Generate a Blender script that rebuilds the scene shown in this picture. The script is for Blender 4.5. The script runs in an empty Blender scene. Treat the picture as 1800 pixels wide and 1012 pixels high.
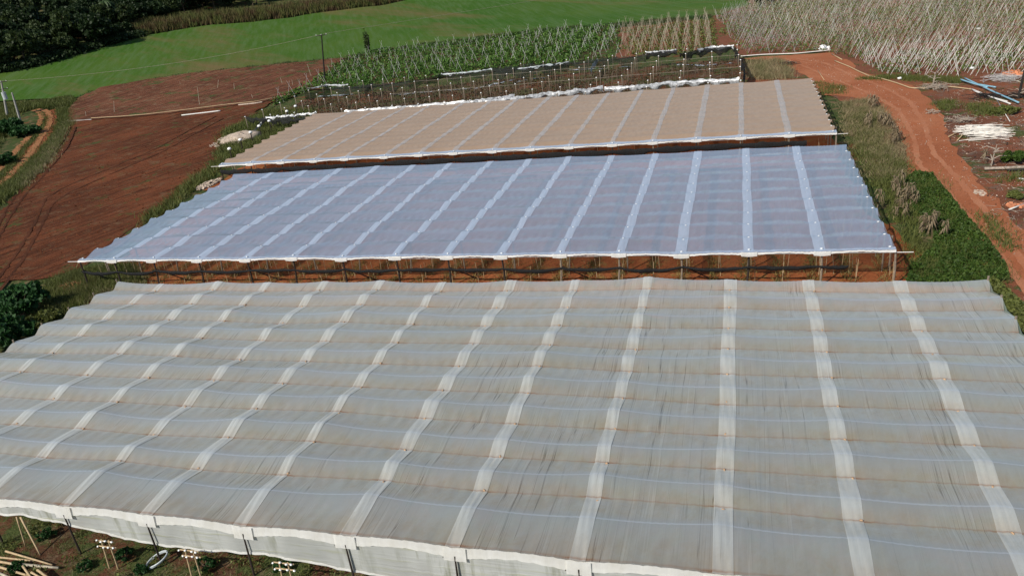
import bpy, math, random
import numpy as np
from mathutils import Vector, Matrix
from mathutils.geometry import delaunay_2d_cdt
R = math.radians
rng = np.random.default_rng(7); random.seed(7)
scn = bpy.context.scene; col = scn.collection

# ------------------------------------------------------------------ camera
F = 1352.0
_X = np.array([4550, -1, 1350.]); _X /= np.linalg.norm(_X)
_Y = np.array([403, 656, -1350.]); _Y -= _X*_X.dot(_Y); _Y /= np.linalg.norm(_Y)
_Z = np.cross(_X, _Y)
MC = np.array([_X, _Y, _Z]); CAM = np.array([0, 0, 22.4])
cd = bpy.data.cameras.new('camera'); cam = bpy.data.objects.new('camera', cd); col.objects.link(cam)
cd.sensor_width = 36; cd.lens = 36*F/1800; cd.clip_end = 5000; cd.clip_start = 0.5
cam.matrix_world = Matrix([list(MC[0])+[CAM[0]], list(MC[1])+[CAM[1]], list(MC[2])+[CAM[2]], [0, 0, 0, 1]])
scn.camera = cam

# ------------------------------------------------------------------ sky and sun
SUNV = Vector((2.1, 3.39, -3.3)).normalized()
w = bpy.data.worlds.new('World'); scn.world = w; w.use_nodes = True
wn = w.node_tree; sky = wn.nodes.new('ShaderNodeTexSky'); sky.sky_type = 'NISHITA'; sky.sun_disc = False
sky.sun_elevation = math.asin(-SUNV.z); sky.sun_rotation = math.atan2(-SUNV.x, -SUNV.y)
sky.air_density = 1.0; sky.dust_density = 0.6; sky.ozone_density = 1.5
wn.links.new(sky.outputs[0], wn.nodes['Background'].inputs[0]); wn.nodes['Background'].inputs[1].default_value = 0.092
sl = bpy.data.lights.new('sun', 'SUN'); sl.energy = 4.7; sl.angle = R(0.53); sl.color = (1, .94, .84)
so = bpy.data.objects.new('sun', sl); col.objects.link(so); so.rotation_euler = SUNV.to_track_quat('-Z', 'Y').to_euler(); so.location = (-20, -30, 60)
scn.view_settings.view_transform = 'Standard'; scn.view_settings.look = 'None'; scn.view_settings.exposure = 0.12
scn.cycles.max_bounces = 8; scn.cycles.transparent_max_bounces = 16

# ------------------------------------------------------------------ terrain
def terr(x, y):
    s = -0.8*x+0.6*y-150
    z = np.where(s <= 0, 0, np.where(s < 80, .13*s*s/160, .13*(s-40)))
    return z
def at(u, v, z=0.0):
    """ground point (plus height z) seen at photo pixel u,v"""
    d = MC@np.array([u-900, 506-v, -F]); d /= np.linalg.norm(d)
    t = 10.
    while t < 1500:
        p = CAM+d*t
        if p[2] < terr(p[0], p[1])+z:
            a, b = t-3, t
            for _ in range(20):
                m = (a+b)/2; p = CAM+d*m
                if p[2] < terr(p[0], p[1])+z: b = m
                else: a = m
            return float(p[0]), float(p[1])
        t += 3
    return float(p[0]), float(p[1])

# ------------------------------------------------------------------ helpers
def tag(o, label=None, cat=None, group=None, kind=None):
    if label: o['label'] = label
    if cat: o['category'] = cat
    if group: o['group'] = group
    if kind: o['kind'] = kind
    return o
def empty(name, loc=(0, 0, 0)):
    o = bpy.data.objects.new(name, None); o.location = loc; o.empty_display_size = .3; col.objects.link(o); return o
class MB:
    def __init__(s): s.v = []; s.f = []; s.n = 0; s.uv = None
    def add(s, v, f):
        v = np.asarray(v, float).reshape(-1, 3); s.v.append(v)
        s.f += [tuple(i+s.n for i in q) for q in f]; s.n += len(v); return s
    def tube(s, pts, rad, n=6, cap=True):
        pts = [np.array(p, float) for p in pts]; m = len(pts)
        if not hasattr(rad, '__len__'): rad = [rad]*m
        V = []; prev = None
        for i, p in enumerate(pts):
            t = pts[min(i+1, m-1)]-pts[max(i-1, 0)]; t /= (np.linalg.norm(t)+1e-9)
            a = np.cross(t, [0, 0, 1.]) if prev is None else prev-t*t.dot(prev)
            if np.linalg.norm(a) < 1e-3: a = np.cross(t, [1., 0, 0])
            a /= np.linalg.norm(a); b = np.cross(t, a); prev = a
            for k in range(n):
                g = 2*math.pi*k/n; V.append(p+rad[i]*(math.cos(g)*a+math.sin(g)*b))
        Fc = [(i*n+k, i*n+(k+1) % n, (i+1)*n+(k+1) % n, (i+1)*n+k) for i in range(m-1) for k in range(n)]
        if cap: Fc += [tuple(range(n))[::-1], tuple(range((m-1)*n, m*n))]
        return s.add(V, Fc)
    def box(s, c, d, rot=0, tilt=0):
        V = []
        for x in (-.5, .5):
            for y in (-.5, .5):
                for z in (-.5, .5):
                    V.append((x*d[0], y*d[1], z*d[2]))
        V = np.array(V); ct, st = math.cos(tilt), math.sin(tilt)
        V = np.c_[V[:, 0]*ct-V[:, 2]*st, V[:, 1], V[:, 0]*st+V[:, 2]*ct]
        c_, s_ = math.cos(rot), math.sin(rot)
        V = np.c_[V[:, 0]*c_-V[:, 1]*s_, V[:, 0]*s_+V[:, 1]*c_, V[:, 2]]+np.array(c)
        return s.add(V, [(0, 1, 3, 2), (4, 6, 7, 5), (0, 4, 5, 1), (2, 3, 7, 6), (0, 2, 6, 4), (1, 5, 7, 3)])
    def blob(s, c, r, seed=0, n=8, m=6, amp=.2):
        rg = np.random.default_rng(seed); V = []
        for i in range(m+1):
            th = math.pi*i/m
            for k in range(n):
                ph = 2*math.pi*k/n; q = 1+amp*(rg.random()-.5)*2
                V.append((c[0]+r[0]*q*math.sin(th)*math.cos(ph), c[1]+r[1]*q*math.sin(th)*math.sin(ph), c[2]+r[2]*q*math.cos(th)))
        return s.add(V, [(i*n+k, (i+1)*n+k, (i+1)*n+(k+1) % n, i*n+(k+1) % n) for i in range(m) for k in range(n)])
    def build(s, name, mat, parent=None, smooth=False):
        me = bpy.data.meshes.new(name); V = np.concatenate(s.v) if s.v else np.zeros((0, 3))
        me.from_pydata(V.tolist(), [], s.f); me.materials.append(mat)
        if s.uv is not None:
            l = me.uv_layers.new(name='UVMap'); idx = np.zeros(len(me.loops), int); me.loops.foreach_get('vertex_index', idx)
            l.data.foreach_set('uv', np.asarray(s.uv)[idx].ravel())
        if smooth: me.polygons.foreach_set('use_smooth', [True]*len(me.polygons))
        o = bpy.data.objects.new(name, me); col.objects.link(o)
        if parent: o.parent = parent
        return o
def dup(o, parent=None, loc=None, rz=None, sc=None):
    c = o.copy(); col.objects.link(c); c.parent = parent
    if loc is not None: c.location = loc
    if rz is not None: c.rotation_euler.z = rz
    if sc is not None: c.scale = sc if hasattr(sc, '__len__') else (sc, sc, sc)
    for ch in o.children: dup(ch, c)
    return c
def quads(C, size, up=.3, aspect=1.6, droop=0.):
    """leaf quads around centres C (n,3)"""
    n = len(C); a = rng.normal(size=(n, 3)); a[:, 2] = a[:, 2]*.6+up; a /= np.linalg.norm(a, axis=1)[:, None]
    b = rng.normal(size=(n, 3)); b -= a*(a*b).sum(1)[:, None]; b /= np.linalg.norm(b, axis=1)[:, None]
    c = np.cross(a, b); sz = size*(0.6+.8*rng.random((n, 1))) if not hasattr(size, '__len__') else size[:, None]
    b = b*sz*aspect*.5; c = c*sz*.5; C = np.asarray(C)
    V = np.stack([C-b, C+c*.9+a*sz*.1, C+b, C-c*.9+a*sz*.1], 1).reshape(-1, 3)
    return V
def leafmesh(name, V, mat, parent=None, k=4):
    me = bpy.data.meshes.new(name); n = len(V)//k
    me.vertices.add(len(V)); me.vertices.foreach_set('co', V.ravel())
    me.loops.add(n*k); me.loops.foreach_set('vertex_index', np.arange(n*k))
    me.polygons.add(n); me.polygons.foreach_set('loop_start', np.arange(0, n*k, k)); me.polygons.foreach_set('loop_total', np.full(n, k))
    me.materials.append(mat); me.update(calc_edges=True); me.validate()
    o = bpy.data.objects.new(name, me); col.objects.link(o)
    if parent: o.parent = parent
    return o
def blades(P, h, wd=.03, lean=.35):
    """grass blades: triangles rooted at P (n,3)"""
    n = len(P); P = np.asarray(P); g = rng.random(n)*6.283; hh = h*(.5+.9*rng.random(n)) if not hasattr(h, '__len__') else h
    d = rng.normal(size=(n, 2))*lean*hh[:, None]
    wv = np.c_[np.cos(g), np.sin(g), np.zeros(n)]*wd*.5
    top = P+np.c_[d, hh]
    return np.stack([P-wv, P+wv, top], 1).reshape(-1, 3)
def sticks(A, B, r):
    """three-sided thin poles from A to B, as quads"""
    A = np.asarray(A); B = np.asarray(B); n = len(A); t = B-A; t /= np.linalg.norm(t, axis=1)[:, None]
    a = np.cross(t, [0.31, .2, .93]); a /= np.linalg.norm(a, axis=1)[:, None]; b = np.cross(t, a); out = []
    ring = [a*math.cos(k*2.0944)+b*math.sin(k*2.0944) for k in range(3)]
    for k in range(3):
        r0, r1 = ring[k]*r, ring[(k+1) % 3]*r
        out.append(np.stack([A+r0, A+r1, B+r1*.6, B+r0*.6], 1))
    return np.concatenate(out, 0).reshape(-1, 3)
def inpoly(P, poly):
    x, y = P[:, 0], P[:, 1]; ins = np.zeros(len(P), bool); n = len(poly)
    for i in range(n):
        x0, y0 = poly[i]; x1, y1 = poly[(i+1) % n]
        c = ((y0 > y) != (y1 > y)) & (x < (x1-x0)*(y-y0)/((y1-y0) if y1 != y0 else 1e-9)+x0); ins ^= c
    return ins
def scatter(poly, n):
    P = np.array(poly); lo, hi = P.min(0), P.max(0); out = np.zeros((0, 2))
    while len(out) < n:
        q = lo+(hi-lo)*rng.random((n*2, 2)); out = np.r_[out, q[inpoly(q, poly)]]
    return out[:n]
def g3(P, z=0.): return np.c_[P, terr(P[:, 0], P[:, 1])+z]
def smoothn(x, y, s):    # cheap value noise
    return (np.sin(x*s*1.3+1.7*np.sin(y*s*.9))+np.sin(y*s*1.7+2.1*np.sin(x*s*.7+1))+np.sin((x+y)*s*2.3)*.5)/2.5
def W(pts, z=0.): return [at(u, v, z) for u, v in pts]
def sheet(name, poly, off, mat, cell=3., jit=.5, kind='structure', bump=0.):
    B = []
    for i in range(len(poly)):
        a, b = np.array(poly[i]), np.array(poly[(i+1) % len(poly)]); m = max(1, int(np.linalg.norm(b-a)/cell))
        for k in range(m):
            B.append(a+(b-a)*k/m+rng.normal(size=2)*jit*(1 if k else .3))
    B = np.array(B); lo, hi = B.min(0), B.max(0)
    st = max(cell, math.sqrt((hi-lo).prod()/12000))
    gx, gy = np.meshgrid(np.arange(lo[0], hi[0], st), np.arange(lo[1], hi[1], st)); G = np.c_[gx.ravel(), gy.ravel()]
    G = G[inpoly(G, B)]
    P = np.r_[B, G]; nb = len(B)
    v, e, f, *_ = delaunay_2d_cdt([Vector(p) for p in P], [], [list(range(nb))], 1, 1e-4)
    V = np.array([[a.x, a.y] for a in v]); s = np.maximum(0, -.8*V[:, 0]+.6*V[:, 1]-130)
    Z = terr(V[:, 0], V[:, 1])+off*(1+s*.1)+bump*smoothn(V[:, 0], V[:, 1], 1.1)
    m = MB(); m.add(np.c_[V, Z], [tuple(q) for q in f]); o = m.build(name, mat, None, True)
    if kind: o['kind'] = kind
    return o

# ------------------------------------------------------------------ materials
class NT:
    def __init__(s, name, rough=.9, spec=.2):
        s.m = bpy.data.materials.new(name); s.m.use_nodes = True; s.t = s.m.node_tree; s.b = s.t.nodes['Principled BSDF']
        s.b.inputs['Roughness'].default_value = rough; s.b.inputs['Specular IOR Level'].default_value = spec
        s.out = s.t.nodes['Material Output']
    def N(s, k, **kw):
        n = s.t.nodes.new(k)
        for a, b in kw.items(): setattr(n, a, b)
        return n
    def L(s, a, b): s.t.links.new(a, b)
    def coord(s, scale=(1, 1, 1), kind='Object', rot=0):
        c = s.N('ShaderNodeTexCoord'); m = s.N('ShaderNodeMapping'); m.inputs['Scale'].default_value = scale; m.inputs['Rotation'].default_value = (0, 0, rot)
        if rot:
            m.inputs['Scale'].default_value = (1, 1, 1); m2 = s.N('ShaderNodeMapping'); m2.inputs['Scale'].default_value = scale
            s.L(c.outputs[kind], m.inputs[0]); s.L(m.outputs[0], m2.inputs[0]); return m2.outputs[0]
        s.L(c.outputs[kind], m.inputs[0]); return m.outputs[0]
    def noise(s, vec, scale=1., detail=4, rough=.6, dist=0):
        n = s.N('ShaderNodeTexNoise'); s.L(vec, n.inputs['Vector']); n.inputs['Scale'].default_value = scale; n.inputs['Detail'].default_value = detail
        n.inputs['Roughness'].default_value = rough; n.inputs['Distortion'].default_value = dist; return n.outputs[0]
    def ramp(s, fac, stops):
        r = s.N('ShaderNodeValToRGB'); e = r.color_ramp.elements
        while len(e) < len(stops): e.new(.5)
        for i, (p, c) in enumerate(stops):
            e[i].position = p; e[i].color = (c, c, c, 1) if not hasattr(c, '__len__') else (*c, 1)
        s.L(fac, r.inputs[0]); return r.outputs[0]
    def mix(s, fac, a, b, mode='MIX'):
        n = s.N('ShaderNodeMix', data_type='RGBA', blend_type=mode)
        for k, v in ((0, fac), (6, a), (7, b)):
            if hasattr(v, 'is_linked'): s.L(v, n.inputs[k])
            elif k == 0: n.inputs[0].default_value = v
            else: n.inputs[k].default_value = (*v, 1) if len(v) == 3 else v
        return n.outputs[2]
    def math(s, op, a, b=None, c=None):
        n = s.N('ShaderNodeMath', operation=op)
        for k, v in ((0, a), (1, b), (2, c)):
            if v is None: continue
            if hasattr(v, 'is_linked'): s.L(v, n.inputs[k])
            else: n.inputs[k].default_value = v
        return n.outputs[0]
    def bump(s, h, strength=.5, dist=.1):
        b = s.N('ShaderNodeBump'); b.inputs['Strength'].default_value = strength; b.inputs['Distance'].default_value = dist
        s.L(h, b.inputs['Height']); s.L(b.outputs[0], s.b.inputs['Normal']); return b.outputs[0]
    def color(s, c):
        if hasattr(c, 'is_linked'): s.L(c, s.b.inputs['Base Color'])
        else: s.b.inputs['Base Color'].default_value = (*c, 1)
        return s
def simple(name, c, rough=.7, spec=.3, var=.25, sc=6., metal=0):
    m = NT(name, rough, spec); v = m.coord(); n = m.noise(v, sc, 3)
    m.color(m.mix(m.ramp(n, [(.3, 0), (.7, 1)]), [x*(1-var) for x in c], [min(1, x*(1+var)) for x in c])); m.b.inputs['Metallic'].default_value = metal
    return m.m
def leafmat(name, c1, c2, c3=None, sc=1.5, trans=.25):
    m = NT(name, .6, .25); g = m.N('ShaderNodeNewGeometry'); n = m.noise(m.coord(kind='Object'), sc, 2)
    r = g.outputs['Random Per Island']
    c = m.mix(m.ramp(r, [(.1, 0), (.9, 1)]), c1, c2)
    c = m.mix(m.ramp(n, [(.4, 0), (.65, 1)]), c, c3 or c2)
    m.color(c); tr = m.N('ShaderNodeBsdfTranslucent'); m.L(c, tr.inputs[0]); mx = m.N('ShaderNodeMixShader'); mx.inputs[0].default_value = trans
    m.L(m.b.outputs[0], mx.inputs[1]); m.L(tr.outputs[0], mx.inputs[2]); m.L(mx.outputs[0], m.out.inputs[0]); return m.m

def ground_mat():
    m = NT('ground_mat', .95, .1); v = m.coord()
    n1 = m.noise(v, .05, 5); n2 = m.noise(v, .7, 6, .7); n3 = m.noise(v, 5, 4, .7)
    g = m.mix(m.ramp(n3, [(.3, 0), (.7, 1)]), (.018, .035, .010), (.075, .10, .028))
    dry = m.mix(m.ramp(n3, [(.3, 0), (.7, 1)]), (.09, .065, .03), (.2, .15, .08))
    soil = m.mix(m.ramp(n3, [(.35, 0), (.7, 1)]), (.10, .035, .016), (.19, .075, .035))
    c = m.mix(m.ramp(n2, [(.5, 0), (.62, 1)]), g, dry); c = m.mix(m.ramp(m.noise(v, .25, 6, .7), [(.56, 0), (.63, 1)]), c, soil)
    m.color(c); m.bump(m.math('ADD', n3, m.math('MULTIPLY', n2, 2.)), .9, .12); return m.m
def soil_mat(name, a, b, green=.0, fur=0., ang=0., stones=.0, sc=1., dryc=None, bs=.8):
    m = NT(name, .95, .1); v = m.coord()
    n1 = m.noise(v, .08*sc, 5, .65); n2 = m.noise(v, .8*sc, 6, .7); n3 = m.noise(v, 6*sc, 5, .75)
    c = m.mix(m.ramp(n1, [(.35, 0), (.65, 1)]), a, b)
    c = m.mix(m.ramp(n3, [(.3, .55), (.55, 1.), (.75, 1.25)]), (0, 0, 0), c); 
    mm = m.N('ShaderNodeMix', data_type='RGBA', blend_type='MULTIPLY'); mm.inputs[0].default_value = 1
    h = m.math('ADD', n3, m.math('MULTIPLY', n2, 1.5))
    if fur:
        w_ = m.noise(m.coord((1, .06, 1), rot=ang), fur, 4, .65, .2)
        c = m.mix(m.ramp(w_, [(.36, .75), (.52, 0.)]), c, [x*.42 for x in a])
        c = m.mix(m.ramp(w_, [(.58, 0), (.75, .4)]), c, [x*1.35 for x in b])
        h = m.math('ADD', h, m.math('MULTIPLY', w_, 5.))
    if green:
        gn = m.noise(v, .22*sc, 7, .75)
        gm = m.mix(m.ramp(n3, [(.3, 0), (.7, 1)]), (.02, .04, .012), (.09, .12, .035))
        c = m.mix(m.ramp(gn, [(.66-green*.3, 0), (.72-green*.3, .9)]), c, gm)
    if dryc:
        dn = m.noise(v, .5*sc, 6, .75); c = m.mix(m.ramp(dn, [(.53, 0), (.64, .8)]), c, dryc)
    if stones:
        s_ = m.noise(v, 9*sc, 2, .5); c = m.mix(m.ramp(s_, [(.68, 0), (.72, stones)]), c, (.45, .38, .3))
    m.color(c); m.bump(h, bs, .12); return m.m
def field_mat():
    m = NT('green_field_mat', .9, .1); v = m.coord()
    n1 = m.noise(m.coord((.25, 1, 1), rot=R(25)), .035, 6, .7); n3 = m.noise(v, 2.2, 6, .8); n2 = m.noise(v, .02, 3)
    c = m.mix(m.ramp(n3, [(.3, 0), (.7, 1)]), (.020, .062, .005), (.055, .130, .012))
    c = m.mix(m.ramp(n2, [(.4, 0), (.6, .6)]), c, (.075, .12, .018))
    st = m.noise(m.coord((1, .04, 1), rot=R(-28)), .9, 3, .6); c = m.mix(m.ramp(st, [(.42, 0), (.7, .7)]), c, (.08, .135, .045))
    c = m.mix(m.ramp(n1, [(.50, 0), (.66, .8)]), c, (.15, .10, .045)); c = m.mix(m.ramp(m.noise(v, .5, 5, .8), [(.55, 0), (.75, .4)]), c, (.10, .11, .04))
    m.color(c); m.bump(n3, .8, .15); return m.m

def film_mat(name, base, dirt, alpha, rough=.35, spec=.5, pleat=.5, rust=0., trans=.25, phi=.42, dalpha=.15, px=3.0, coat=0.):
    m = NT(name, rough, spec); uv = m.coord((1, 1, 1), kind='UV'); obj = m.coord()
    pl = m.noise(m.coord((px, .045, .10)), 1., 2, .5, .02)             # pleats running away from the viewer, in metres
    pmask = m.noise(m.coord((.45, .07, 1)), 1., 3, .5)
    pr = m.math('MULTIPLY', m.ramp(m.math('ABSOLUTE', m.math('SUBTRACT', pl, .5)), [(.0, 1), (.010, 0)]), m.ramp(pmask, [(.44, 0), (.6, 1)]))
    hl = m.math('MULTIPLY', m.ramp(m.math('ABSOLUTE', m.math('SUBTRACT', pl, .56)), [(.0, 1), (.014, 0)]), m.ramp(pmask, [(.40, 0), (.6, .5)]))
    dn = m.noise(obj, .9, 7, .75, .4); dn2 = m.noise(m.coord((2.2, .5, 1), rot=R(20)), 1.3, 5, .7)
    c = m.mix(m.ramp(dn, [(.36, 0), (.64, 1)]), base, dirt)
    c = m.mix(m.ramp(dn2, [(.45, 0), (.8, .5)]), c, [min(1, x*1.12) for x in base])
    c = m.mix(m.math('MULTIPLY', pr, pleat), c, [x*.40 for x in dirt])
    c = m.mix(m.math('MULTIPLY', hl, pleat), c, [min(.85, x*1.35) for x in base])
    if rust:
        sp = m.N('ShaderNodeSeparateXYZ'); m.L(uv, sp.inputs[0])
        fv = m.math('FRACT', sp.outputs[1]); d = m.math('SUBTRACT', phi, fv); 
        line = m.ramp(m.math('ABSOLUTE', d), [(.0, 1), (.022, .0)])
        wide = m.math('MULTIPLY', m.ramp(d, [(0, 1), (.26, 0)]), m.math('GREATER_THAN', d, 0.))
        fu = m.math('ABSOLUTE', m.math('SUBTRACT', m.math('FRACT', m.math('ADD', sp.outputs[0], .5)), .5))
        near = m.ramp(fu, [(.03, 1), (.16, .35)])
        clean_sheen = m.math('MAXIMUM', m.ramp(d, [(phi-.30, 0), (phi, .85)]), m.ramp(fv, [(.80, 0), (.985, .9)]))   # upper front slopes washed by rain; bluish sky reflection painted behind the crests
        c = m.mix(m.math('MULTIPLY', clean_sheen, rust*.8), c, [base[0]*.86, base[1]*.95, base[2]*1.12])
        crest_sheen = m.ramp(fv, [(.955, 0), (.985, 1)]); c = m.mix(m.math('MULTIPLY', crest_sheen, rust*.6), c, (.62, .70, .78))  # pale blue line of reflected sky painted along each ridge
        c = m.mix(m.math('MULTIPLY', m.math('MULTIPLY', wide, near), rust*.45), c, (.46, .30, .17))
        c = m.mix(m.math('MULTIPLY', m.math('MULTIPLY', line, near), rust), c, (.33, .13, .045))
    m.color(c)
    h = m.math('ADD', m.math('MULTIPLY', pl, 1.), m.math('MULTIPLY', dn2, .35)); m.bump(h, .35, .06)
    tl = m.N('ShaderNodeBsdfTranslucent'); m.L(c, tl.inputs[0]); m1 = m.N('ShaderNodeMixShader'); m1.inputs[0].default_value = trans
    m.L(m.b.outputs[0], m1.inputs[1]); m.L(tl.outputs[0], m1.inputs[2])
    tp = m.N('ShaderNodeBsdfTransparent'); m2 = m.N('ShaderNodeMixShader')
    ge = m.N('ShaderNodeNewGeometry'); dt = m.N('ShaderNodeVectorMath', operation='DOT_PRODUCT'); m.L(ge.outputs['Incoming'], dt.inputs[0]); m.L(ge.outputs['Normal'], dt.inputs[1])
    cosv = m.math('MAXIMUM', m.math('ABSOLUTE', dt.outputs['Value']), .12)          # light crosses more film at a slant
    a0 = m.math('ADD', alpha-.5*dalpha, m.math('MULTIPLY', dn, dalpha))
    a = m.math('SUBTRACT', 1., m.math('POWER', m.math('SUBTRACT', 1., a0), m.math('DIVIDE', 1., cosv)))
    m.L(m.math('MINIMUM', a, 1.), m2.inputs[0]); m.L(tp.outputs[0], m2.inputs[1]); m.L(m1.outputs[0], m2.inputs[2]); m.L(m2.outputs[0], m.out.inputs[0])
    return m.m
def net_mat(name, c, alpha):
    m = NT(name, .8, .2); m.color(c); n = m.noise(m.coord(), 3., 3); tp = m.N('ShaderNodeBsdfTransparent'); m2 = m.N('ShaderNodeMixShader')
    m.L(m.ramp(n, [(.3, alpha-.15), (.7, min(1, alpha+.15))]), m2.inputs[0]); m.L(tp.outputs[0], m2.inputs[1]); m.L(m.b.outputs[0], m2.inputs[2]); m.L(m2.outputs[0], m.out.inputs[0]); return m.m

PANG = R(16)
M = {}
M['ground'] = ground_mat()
M['plough'] = soil_mat('ploughed_soil', (.100, .034, .015), (.185, .060, .025), green=.30, fur=1.3, ang=PANG, sc=1., dryc=(.145, .085, .045), bs=1.)
M['road'] = soil_mat('road_soil', (.30, .100, .045), (.39, .150, .074), green=0, sc=1.2, bs=.35, dryc=(.30, .095, .04))
M['redsoil'] = soil_mat('red_soil', (.20, .060, .026), (.30, .095, .042), green=.15, stones=.2)
M['rubsoil'] = soil_mat('trampled_soil', (.12, .052, .032), (.29, .100, .048), green=.45, stones=.6, dryc=(.13, .105, .085))
M['foresoil'] = soil_mat('dark_weedy_soil', (.06, .032, .018), (.17, .070, .036), green=.62, stones=.3, dryc=(.16, .12, .07), sc=1.6)  # darker, greener soil of the foreground
M['house_soil'] = soil_mat('bed_soil', (.21, .060, .022), (.36, .115, .040), green=.16, dryc=(.24, .155, .05), sc=1.5)
M['clod'] = simple('dark_clod', (.085, .027, .012), .95, .1, .3)
M['clod2'] = simple('red_clod', (.135, .048, .022), .95, .1, .3)
M['ploughrut'] = soil_mat('plough_rut_soil', (.068, .025, .012), (.115, .040, .019), sc=2., green=.1)
M['rut'] = soil_mat('rut_soil', (.36, .135, .068), (.43, .185, .10), sc=2., bs=.3, dryc=(.36, .13, .06))
M['track'] = soil_mat('track_soil', (.30, .13, .055), (.36, .17, .08), sc=1.)
M['field'] = field_mat()
M['tomsoil'] = soil_mat('crop_soil', (.05, .05, .02), (.12, .055, .028), green=.6)
M['stksoil'] = soil_mat('stake_soil', (.16, .06, .035), (.22, .09, .05), green=.42)
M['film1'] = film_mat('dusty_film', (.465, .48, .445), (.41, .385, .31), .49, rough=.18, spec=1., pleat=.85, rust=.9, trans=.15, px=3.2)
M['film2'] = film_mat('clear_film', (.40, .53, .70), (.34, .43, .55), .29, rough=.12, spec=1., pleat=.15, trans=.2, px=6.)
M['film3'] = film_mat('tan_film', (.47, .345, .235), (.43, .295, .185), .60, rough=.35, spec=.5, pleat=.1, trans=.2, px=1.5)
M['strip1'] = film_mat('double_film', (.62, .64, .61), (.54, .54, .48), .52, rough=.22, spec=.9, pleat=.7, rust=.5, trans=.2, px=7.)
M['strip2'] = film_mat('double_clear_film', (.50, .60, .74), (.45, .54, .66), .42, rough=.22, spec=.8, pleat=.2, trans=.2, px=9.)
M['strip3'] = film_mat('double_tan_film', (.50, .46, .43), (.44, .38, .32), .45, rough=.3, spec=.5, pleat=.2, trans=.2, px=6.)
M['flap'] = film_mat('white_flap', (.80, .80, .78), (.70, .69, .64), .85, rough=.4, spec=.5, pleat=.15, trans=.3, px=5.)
def curtain_mat():
    m = NT('mouldy_curtain', .45, .4); c_ = m.N('ShaderNodeTexCoord'); sp = m.N('ShaderNodeSeparateXYZ'); m.L(c_.outputs['Object'], sp.inputs[0])
    st = m.noise(m.coord((2.6, 1, .35)), 1., 4, .6); st2 = m.noise(m.coord((.5, 1, .4)), 1., 2, .5); ln = m.noise(m.coord((.35, 1, 7.)), 1., 3, .5)
    mask = m.math('MULTIPLY', m.ramp(st, [(.5, 0), (.68, 1)]), m.ramp(st2, [(.42, 0), (.58, 1)]))
    c = m.mix(m.ramp(sp.outputs[2], [(.0, 0), (1., 1)]), (.70, .67, .60), (.62, .64, .62)); c = m.mix(m.math('MULTIPLY', mask, .75), c, (.27, .28, .20))
    c = m.mix(m.ramp(ln, [(.56, 0), (.72, .6)]), c, (.50, .52, .34)); m.color(c); m.bump(ln, .5, .05)
    tl = m.N('ShaderNodeBsdfTranslucent'); m.L(c, tl.inputs[0]); m1 = m.N('ShaderNodeMixShader'); m1.inputs[0].default_value = .3; m.L(m.b.outputs[0], m1.inputs[1]); m.L(tl.outputs[0], m1.inputs[2])
    tp = m.N('ShaderNodeBsdfTransparent'); m2 = m.N('ShaderNodeMixShader'); m.L(m.ramp(st2, [(.35, .72), (.6, .93)]), m2.inputs[0]); m.L(tp.outputs[0], m2.inputs[1]); m.L(m1.outputs[0], m2.inputs[2]); m.L(m2.outputs[0], m.out.inputs[0]); return m.m
M['curtain'] = curtain_mat() if 1 else film_mat('mouldy_curtain', (.78, .76, .68), (.58, .56, .45), .86, rough=.5, spec=.3, pleat=.5, trans=.3, px=1.3)
M['greenfilm'] = film_mat('greenish_film', (.46, .58, .50), (.38, .48, .40), .7, trans=.3)
M['dark_post'] = simple('dark_wood', (.030, .022, .018), .85)
M['post'] = simple('grey_wood', (.20, .16, .12), .85, sc=9)
M['bamboo'] = simple('bamboo', (.42, .31, .18), .6, sc=12)
M['pale_cane'] = simple('weathered_cane', (.55, .54, .50), .7, sc=5, var=.3)
M['tan_cane'] = simple('tan_cane', (.41, .36, .27), .7, sc=5, var=.3)
M['grey_cane'] = simple('grey_cane', (.42, .40, .385), .75, sc=5, var=.3)
M['padw'] = simple('film_knot', (.62, .64, .66), .4, .5, .1)
M['white'] = simple('white_bag', (.80, .80, .78), .5, .4, .08)
M['silver'] = simple('silver_film', (.36, .37, .38), .3, .7, .6, sc=3.)
M['net'] = net_mat('black_net', (.012, .013, .014), .9)
M['netthin'] = net_mat('thin_net', (.015, .018, .018), .62)
M['blue'] = simple('blue_pipe', (.20, .38, .48), .4, .5, .1)
M['palepipe'] = simple('pale_pipe', (.62, .60, .56), .5, .4, .15)
M['concrete'] = simple('pole_concrete', (.30, .29, .27), .85)
M['burnt'] = simple('burnt_wood', (.022, .019, .017), .9)
M['log'] = simple('log_wood', (.30, .25, .20), .85, var=.4)
M['bark'] = simple('bark', (.10, .075, .05), .9)
M['brick'] = simple('brick_rubble', (.50, .20, .10), .85, var=.4, sc=3)
M['rubble'] = simple('pale_rubble', (.42, .34, .27), .9, var=.3, sc=3)
M['coil'] = simple('hose_plastic', (.42, .46, .47), .35, .5, .1)
M['wire'] = simple('wire_metal', (.25, .22, .17), .5)
M['tr1'] = leafmat('forest_leaf', (.009, .021, .006), (.026, .050, .013), (.018, .034, .010), .4)
M['tr2'] = leafmat('forest_leaf_light', (.018, .032, .008), (.055, .080, .022), (.032, .052, .014), .4)
M['cane'] = leafmat('cane_leaf', (.06, .085, .020), (.15, .15, .045), (.10, .060, .03), .25)
M['tomato'] = leafmat('tomato_leaf', (.035, .080, .012), (.11, .20, .035), (.06, .13, .022), .12)
M['cover'] = leafmat('cover_leaf', (.022, .050, .006), (.075, .125, .020), (.035, .07, .010), .35)
M['bushy'] = leafmat('bush_leaf', (.012, .045, .010), (.032, .095, .022), (.02, .06, .014), .6)
M['grass'] = leafmat('weed_blade', (.045, .065, .012), (.16, .18, .045), (.10, .11, .03), .5)
M['drygrass'] = leafmat('dry_blade', (.22, .17, .09), (.36, .29, .17), (.17, .16, .07), .5)
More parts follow.
